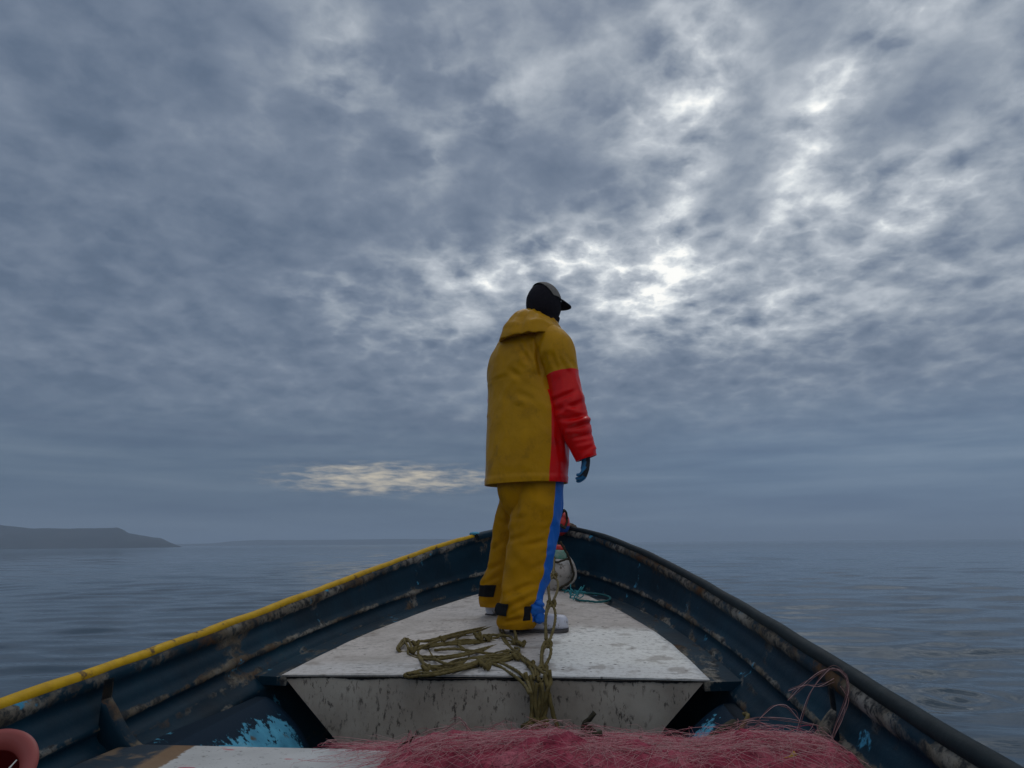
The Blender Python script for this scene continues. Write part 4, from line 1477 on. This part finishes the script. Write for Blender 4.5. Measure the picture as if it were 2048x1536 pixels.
v, f = ellipsoid(headc, (.0905, .104, .132), 64, 48, Rz, headfn)
keep = []
for q in f:
    c_ = sum((v[i] for i in q), Vector()) / len(q) - headc
    lx, lf, lz = c_.dot(HL), c_.dot(HF), c_.z
    if lf > .05 and abs(lx) < .056 and -.02 < lz < .035:
        continue
    keep.append(q)
v = [p + (p - headc).normalized() * (.002 * mn.noise(p * 30) + .002 * mn.noise(p * 12)) for p in v]
bal = MB().add((v, keep))
nk = [(.086, -.075), (.079, -.10), (.075, -.125), (.084, -.165), (.10, -.19)]
bal.add(lathe(headc + HF * .006, nk, 40, Rz, caps=False))
bal.build('balaclava', M_KNIT, man)
# cap: grey crown on the front of the head, dark brim
v, f = ellipsoid(headc + ZV * .012, (.0955, .110, .1275), 128, 96, Rz)
crown = []
for q in f:
    c_ = sum((v[i] for i in q), Vector()) / len(q) - headc - ZV * .012
    lf, lz, lx = c_.dot(HF), c_.z, c_.dot(HL)
    if lz > .026 and lz * .62 + lf > .016:
        crown.append(q)
cap = MB().add((v, crown)).add(ellipsoid(headc + ZV * .1405 + HF * .004, (.009, .009, .005), 14, 8)).build('cap', M_CAP, man)
rim0, rim1 = [], []
for k in np.linspace(-1, 1, 25):
    a_ = k * R(66)
    d = HF * math.cos(a_) + HL * math.sin(a_)
    b0_ = headc + HF * (.108 * math.cos(a_)) + HL * (.093 * math.sin(a_)) + ZV * (.036 - .008 * k * k)
    ext = .082 * max(0, math.cos(k * math.pi / 2)) ** .6
    rim0.append(b0_); rim1.append(b0_ + HF * ext - ZV * (.016 + .006 * k * k) * (ext / .078))
mid = [a_.lerp(b_, .5) + ZV * .005 for a_, b_ in zip(rim0, rim1)]
v = [p for rw_ in (rim0, mid, rim1) for p in rw_]
v += [p - ZV * .003 for p in v]
n_ = 25
f = []
for r_ in range(2):
    for j in range(n_ - 1):
        a_ = r_ * n_ + j
        f.append((a_, a_ + 1, a_ + n_ + 1, a_ + n_)); b0 = a_ + 3 * n_
        f.append((b0, b0 + n_, b0 + n_ + 1, b0 + 1))
for j in range(n_ - 1):
    f.append((2 * n_ + j, 2 * n_ + j + 1, 5 * n_ + j + 1, 5 * n_ + j))
mk('brim', v, f, M_CAPD, cap)

# trousers: two legs measured from the outline
RL = [(940, 1036, 1128, 3.62), (975, 1040, 1126, 3.61), (1024, 1025, 1124.5, 3.59), (1074, 1017.5, 1115, 3.57), (1109, 1011.5, 1108.5, 3.555), (1146, 1008, 1100, 3.54), (1174, 1004.5, 1092, 3.525), (1198, 1001, 1086, 3.51), (1215, 998, 1080, 3.505), (1232, 997, 1077, 3.50), (1246, 998, 1072, 3.495), (1256, 1004, 1064, 3.49)]
LL = [(940, 984, 1062, 3.74), (982, 1000, 1062, 3.75), (1038, 992, 1050, 3.79), (1092, 983, 1042, 3.83), (1139, 975, 1034, 3.87), (1170, 962.5, 1026, 3.90), (1192, 960.5, 1018, 3.92), (1204, 960, 1014, 3.93), (1213, 961, 1010, 3.935)]
SEGL = 128


def leg_rows(rw, n_):
    out = []
    for (py, xl, xr, yy) in interp_rows(rw, n_):
        c_ = pt((xl + xr) / 2, py, yy)
        hw = (pt(xr, py, yy) - pt(xl, py, yy)).length / 2
        out.append((c_, hw, py))
    return out


def leg_pt(row, ph, seed=0.0, extra=0.0, top=None):
    c_, hw, py = row
    p = c_ + Vector((hw * math.cos(ph), hw * 1.0 * math.sin(ph), 0))
    d = Vector((math.cos(ph), math.sin(ph), 0))
    q = p + Vector((seed, 0, 0))
    # diagonal drag folds and a front-to-back vertical fold
    dg_ = max(0, math.sin(p.z * 24 + ph * 2.4 + 2.0 * mn.noise(q * 5))) ** 2
    low = min(1, max(0, (py - 1120) / 90))
    bunch = .010 * low * math.sin(p.z * 60 + 2.5 * math.sin(ph * 2 + seed) + 3 * mn.noise(q * 9))
    vert = .008 * math.exp(-((ph + 1.9 + .25 * math.sin(p.z * 3)) / .22) ** 2)
    return p + d * (crease(q, 1.0) + .0065 * dg_ + bunch * .5 + vert + extra + photo_folds(p, d))


tz = MB()
legR = leg_rows(RL, 110); legL = leg_rows(LL, 100)
for rows_, seed, sgn in ((legR, 0.0, 1), (legL, 7.0, -1)):
    rg2 = [[leg_pt(r_, 2 * math.pi * j / SEGL, seed) for j in range(SEGL)] for r_ in rows_]
    last = rg2[-1]; cen = sum(last, Vector()) / SEGL
    rg2 += [[p + (cen - p) * .05 for p in last], [p + (cen - p) * .12 + ZV * .06 for p in last]]
    v, f = loft(rg2, True, True, False)
    mi = []
    for i in range(len(rg2) - 1):
        fr = i / 110
        for j in range(SEGL):
            ph = math.degrees(2 * math.pi * (j + .5) / SEGL)
            ph = ph - 360 if ph > 180 else ph
            if sgn > 0:
                e0 = -54 + 6 * fr
                blue = e0 < ph < 38 and fr < .86
            else:
                blue = (ph > 150 or ph < -172) and False or (105 < ph < 178)
            mi.append(1 if blue else 0)
    mi += [0]
    tz.add((v, f)); tz.i[-len(f):] = mi
# seat of the trousers, mostly under the jacket
tz.add(ellipsoid(pt(1050, 968, 3.67), (.150, .125, .20), 40, 24))
trou = tz.build('trousers', [M_TROU, M_BLUE], man)


def strap(rows_, r0, r1, p0, p1, seed):
    v_, f_ = [], []
    na, nb_ = 24, 28
    for i in range(na + 1):
        ra_ = r0 + (r1 - r0) * i / na; lo_ = int(ra_); fr_ = ra_ - lo_; hi_ = min(lo_ + 1, len(rows_) - 1)
        row = tuple(rows_[lo_][k_] * (1 - fr_) + rows_[hi_][k_] * fr_ for k_ in range(3))
        for j in range(nb_ + 1):
            ph = R(p0 + (p1 - p0) * j / nb_)
            e_ = .006 if 0 < i < na and 0 < j < nb_ else .001
            v_.append(leg_pt(row, ph, seed, e_ + .001))
    for i in range(na):
        for j in range(nb_):
            a_ = i * (nb_ + 1) + j
            f_.append((a_, a_ + 1, a_ + nb_ + 2, a_ + nb_ + 1))
    return mk('ankle_strap', v_, f_, M_BLACK, trou)


def rowat(rows_, py):
    return min(range(len(rows_)), key=lambda i: abs(rows_[i][2] - py))


strap(legL, rowat(legL, 1169), rowat(legL, 1191), -178, -92, 7.0)
strap(legR, rowat(legR, 1204), rowat(legR, 1229), -182, -122, 0.0)
strap(legR, rowat(legR, 1210), rowat(legR, 1238), -78, -56, 0.0)
# bunched blue cloth at the right ankle
bl = MB()
bcn = pt(1071, 1222, 3.475)
for (px, py, yy, rx, ry, rz, rot) in ((1071, 1219, 3.455, 17, 14, 13, 0), (1056, 1238, 3.445, 16, 8, 7.5, .45), (1079, 1235, 3.45, 11, 12, 11, -.3), (1076, 1208, 3.46, 12, 12, 12, 0)):
    k = PXM(3.47)
    Mr = Matrix.Rotation(-rot, 3, 'Y')
    bl.add(ellipsoid(pt(px, py, yy), (rx * k, ry * k, rz * k), 36, 26, Mr, fn=lambda d: 1 + .16 * mn.noise(d * 1.8 + Vector((px, 0, 0))) + .07 * math.sin(d.x * 3 + d.z * 5)))
bl.build('ankle_flap', M_BLUE, trou)


# white rubber boots
def boot(heel, direction, L_, mirror, shaft_to, name='boot'):
    d = Vector(direction).normalized(); sd_ = Vector((d.y, -d.x, 0))
    rings_ = []
    secs = [(0.0, .024, .024, .060), (.02, .036, .036, .095), (.10, .044, .044, .125), (.22, .048, .047, .135), (.34, .049, .046, .122), (.46, .050, .050, .106), (.60, .055, .053, .095), (.75, .057, .055, .090), (.87, .053, .051, .086), (.95, .043, .041, .076), (.99, .026, .024, .058), (1.0, .014, .012, .045)]
    for (u_, wo_, wi_, h_) in interp_rows(secs, 44):
        ring = []
        for j in range(30):
            a2 = 2 * math.pi * j / 30
            cx_ = math.cos(a2); sz_ = math.sin(a2)
            wd = (wo_ if cx_ > 0 else wi_)
            z_ = .014 + (h_ - .014) * (.5 + .5 * math.copysign(abs(sz_) ** .75, sz_))
            lift = .010 * max(0, (u_ - .8) / .2) ** 2
            p = heel + d * (u_ * L_) + sd_ * (math.copysign(abs(cx_) ** .8, cx_) * wd) + ZV * (z_ + lift)
            ring.append(p + (sd_ * cx_ + ZV * sz_) * .002 * mn.noise(p * 22))
        rings_.append(ring)
    v_, f_ = loft(rings_)
    b_ = MB().add((v_, f_))
    ankle = heel + d * (L_ * .20)
    sh = []
    for k in range(10):
        q = k / 9
        c_ = (ankle + ZV * .08).lerp(shaft_to, q)
        sh.append([c_ + Vector((math.cos(2 * math.pi * j / 24), math.sin(2 * math.pi * j / 24), 0)) * (.044 + .012 * q) for j in range(24)])
    b_.add(loft(sh))
    bo = b_.build(name, M_BOOT, man)
    sr = []
    for (z_, grow) in ((.0, -.002), (.004, .003), (.014, .003), (.017, .0)):
        rg_ = []
        for k in range(60):
            q = k / 60 * 2
            side_ = 1 if q < 1 else -1
            uu = q if q < 1 else 2 - q
            uu = .5 - .5 * math.cos(uu * math.pi)
            w_i = 1 if side_ > 0 else 2
            wd = np.interp(uu, [s_[0] for s_ in secs], [s_[w_i] for s_ in secs]) + grow
            lift = .010 * max(0, (uu - .8) / .2) ** 2
            arch = .008 * math.exp(-((uu - .38) / .09) ** 2) if z_ < .01 else 0
            rg_.append(heel + d * (uu * (L_ + .004) - .002) + sd_ * (side_ * wd) + ZV * (z_ + lift + arch + .001))
        sr.append(rg_)
    mk('sole', *loft(sr), M_SOLE, bo, False)
    return bo


hR = ond(1018, 1268); hR.z = ond(1018, 1268).z
boot(ond(1021, 1267) + Vector((0, .0, .002)), (1, -.10, .0), .285, 1, pt(1044, 1190, 3.52))
boot(ond(979, 1236) + Vector((0, .01, .002)), (.62, .78, .06), .285, -1, pt(988, 1165, 3.91))


# gloves: palm, four fingers, thumb on the side
def glove(wrist, down, palm_n, thumb_dir, curl):
    dn = down.normalized()
    pn = (palm_n - dn * palm_n.dot(dn)).normalized()      # palm faces this way
    td = dn.cross(pn)
    if td.dot(thumb_dir) < 0:
        td = -td
    N_, E_ = [], []
    def add(p, r_, par=None):
        N_.append((p, r_)); i = len(N_) - 1
        if par is not None:
            E_.append((par, i))
        return i
    w0 = add(wrist - dn * .05, (.026, .024))
    w1 = add(wrist, (.026, .022), w0)
    pc_ = add(wrist + dn * .045, (.034, .018), w1)
    for k, (ofs, ln) in enumerate(((.028, .062), (.010, .070), (-.009, .066), (-.027, .052))):
        kn = wrist + dn * (.088 - .006 * abs(k - 1)) + td * ofs
        a_ = add(kn, .0115, pc_)
        ang_ = curl * (1 + .10 * k)
        p = kn
        for sgm, fr in enumerate((.42, .33, .25)):
            ang2 = ang_ * (sgm + .6)
            p = p + (dn * math.cos(ang2) + pn * math.sin(ang2)) * (ln * fr)
            a_ = add(p, (.0105, .0098, .0085)[sgm], a_)
    tb = add(wrist + dn * .030 + td * .030, .014, pc_)
    t1 = add(wrist + dn * .060 + td * .050 + pn * .014, .0125, tb)
    add(wrist + dn * .090 + td * .052 + pn * .030, .0105, t1)
    v_, f_ = skin_mesh(N_, E_, 2)
    me_idx = []
    for q in f_:
        n_ = (v_[q[1]] - v_[q[0]]).cross(v_[q[2]] - v_[q[0]]).normalized()
        c_ = sum((v_[i] for i in q), Vector()) / len(q) - wrist
        blue = n_.dot(pn) > -.25 and c_.dot(dn) > .004 or c_.dot(dn) > .105
        me_idx.append(0 if blue else 1)
    return mk('glove', v_, f_, [M_GBLUE, M_GDARK], man, True, me_idx)


cuff = pt(1173, 917, ya - .03)
glove(cuff + Vector((-.003, 0, .012)), Vector((-.10, -.02, -1)), -LT * .9 - FD * .25, FD, .55)
glove(wrl, (wrl - ell) + Vector((0, 0, -.1)), LT, FD, .45)

# ------------------------------------------------------------------ sea haze
hz = box((0, 0, 11), 5400, 5400, 26)
mh = bpy.data.materials.new('sea_haze'); mh.use_nodes = True
nt = mh.node_tree; nt.nodes.clear()
pv = nt.nodes.new('ShaderNodeVolumePrincipled')
pv.inputs['Color'].default_value = (.66, .80, .97, 1)
pv.inputs['Density'].default_value = .0015
om = nt.nodes.new('ShaderNodeOutputMaterial'); nt.links.new(pv.outputs[0], om.inputs['Volume'])
o = mk('haze', hz[0], hz[1], mh, smooth=False)
tag(o, kind='stuff')
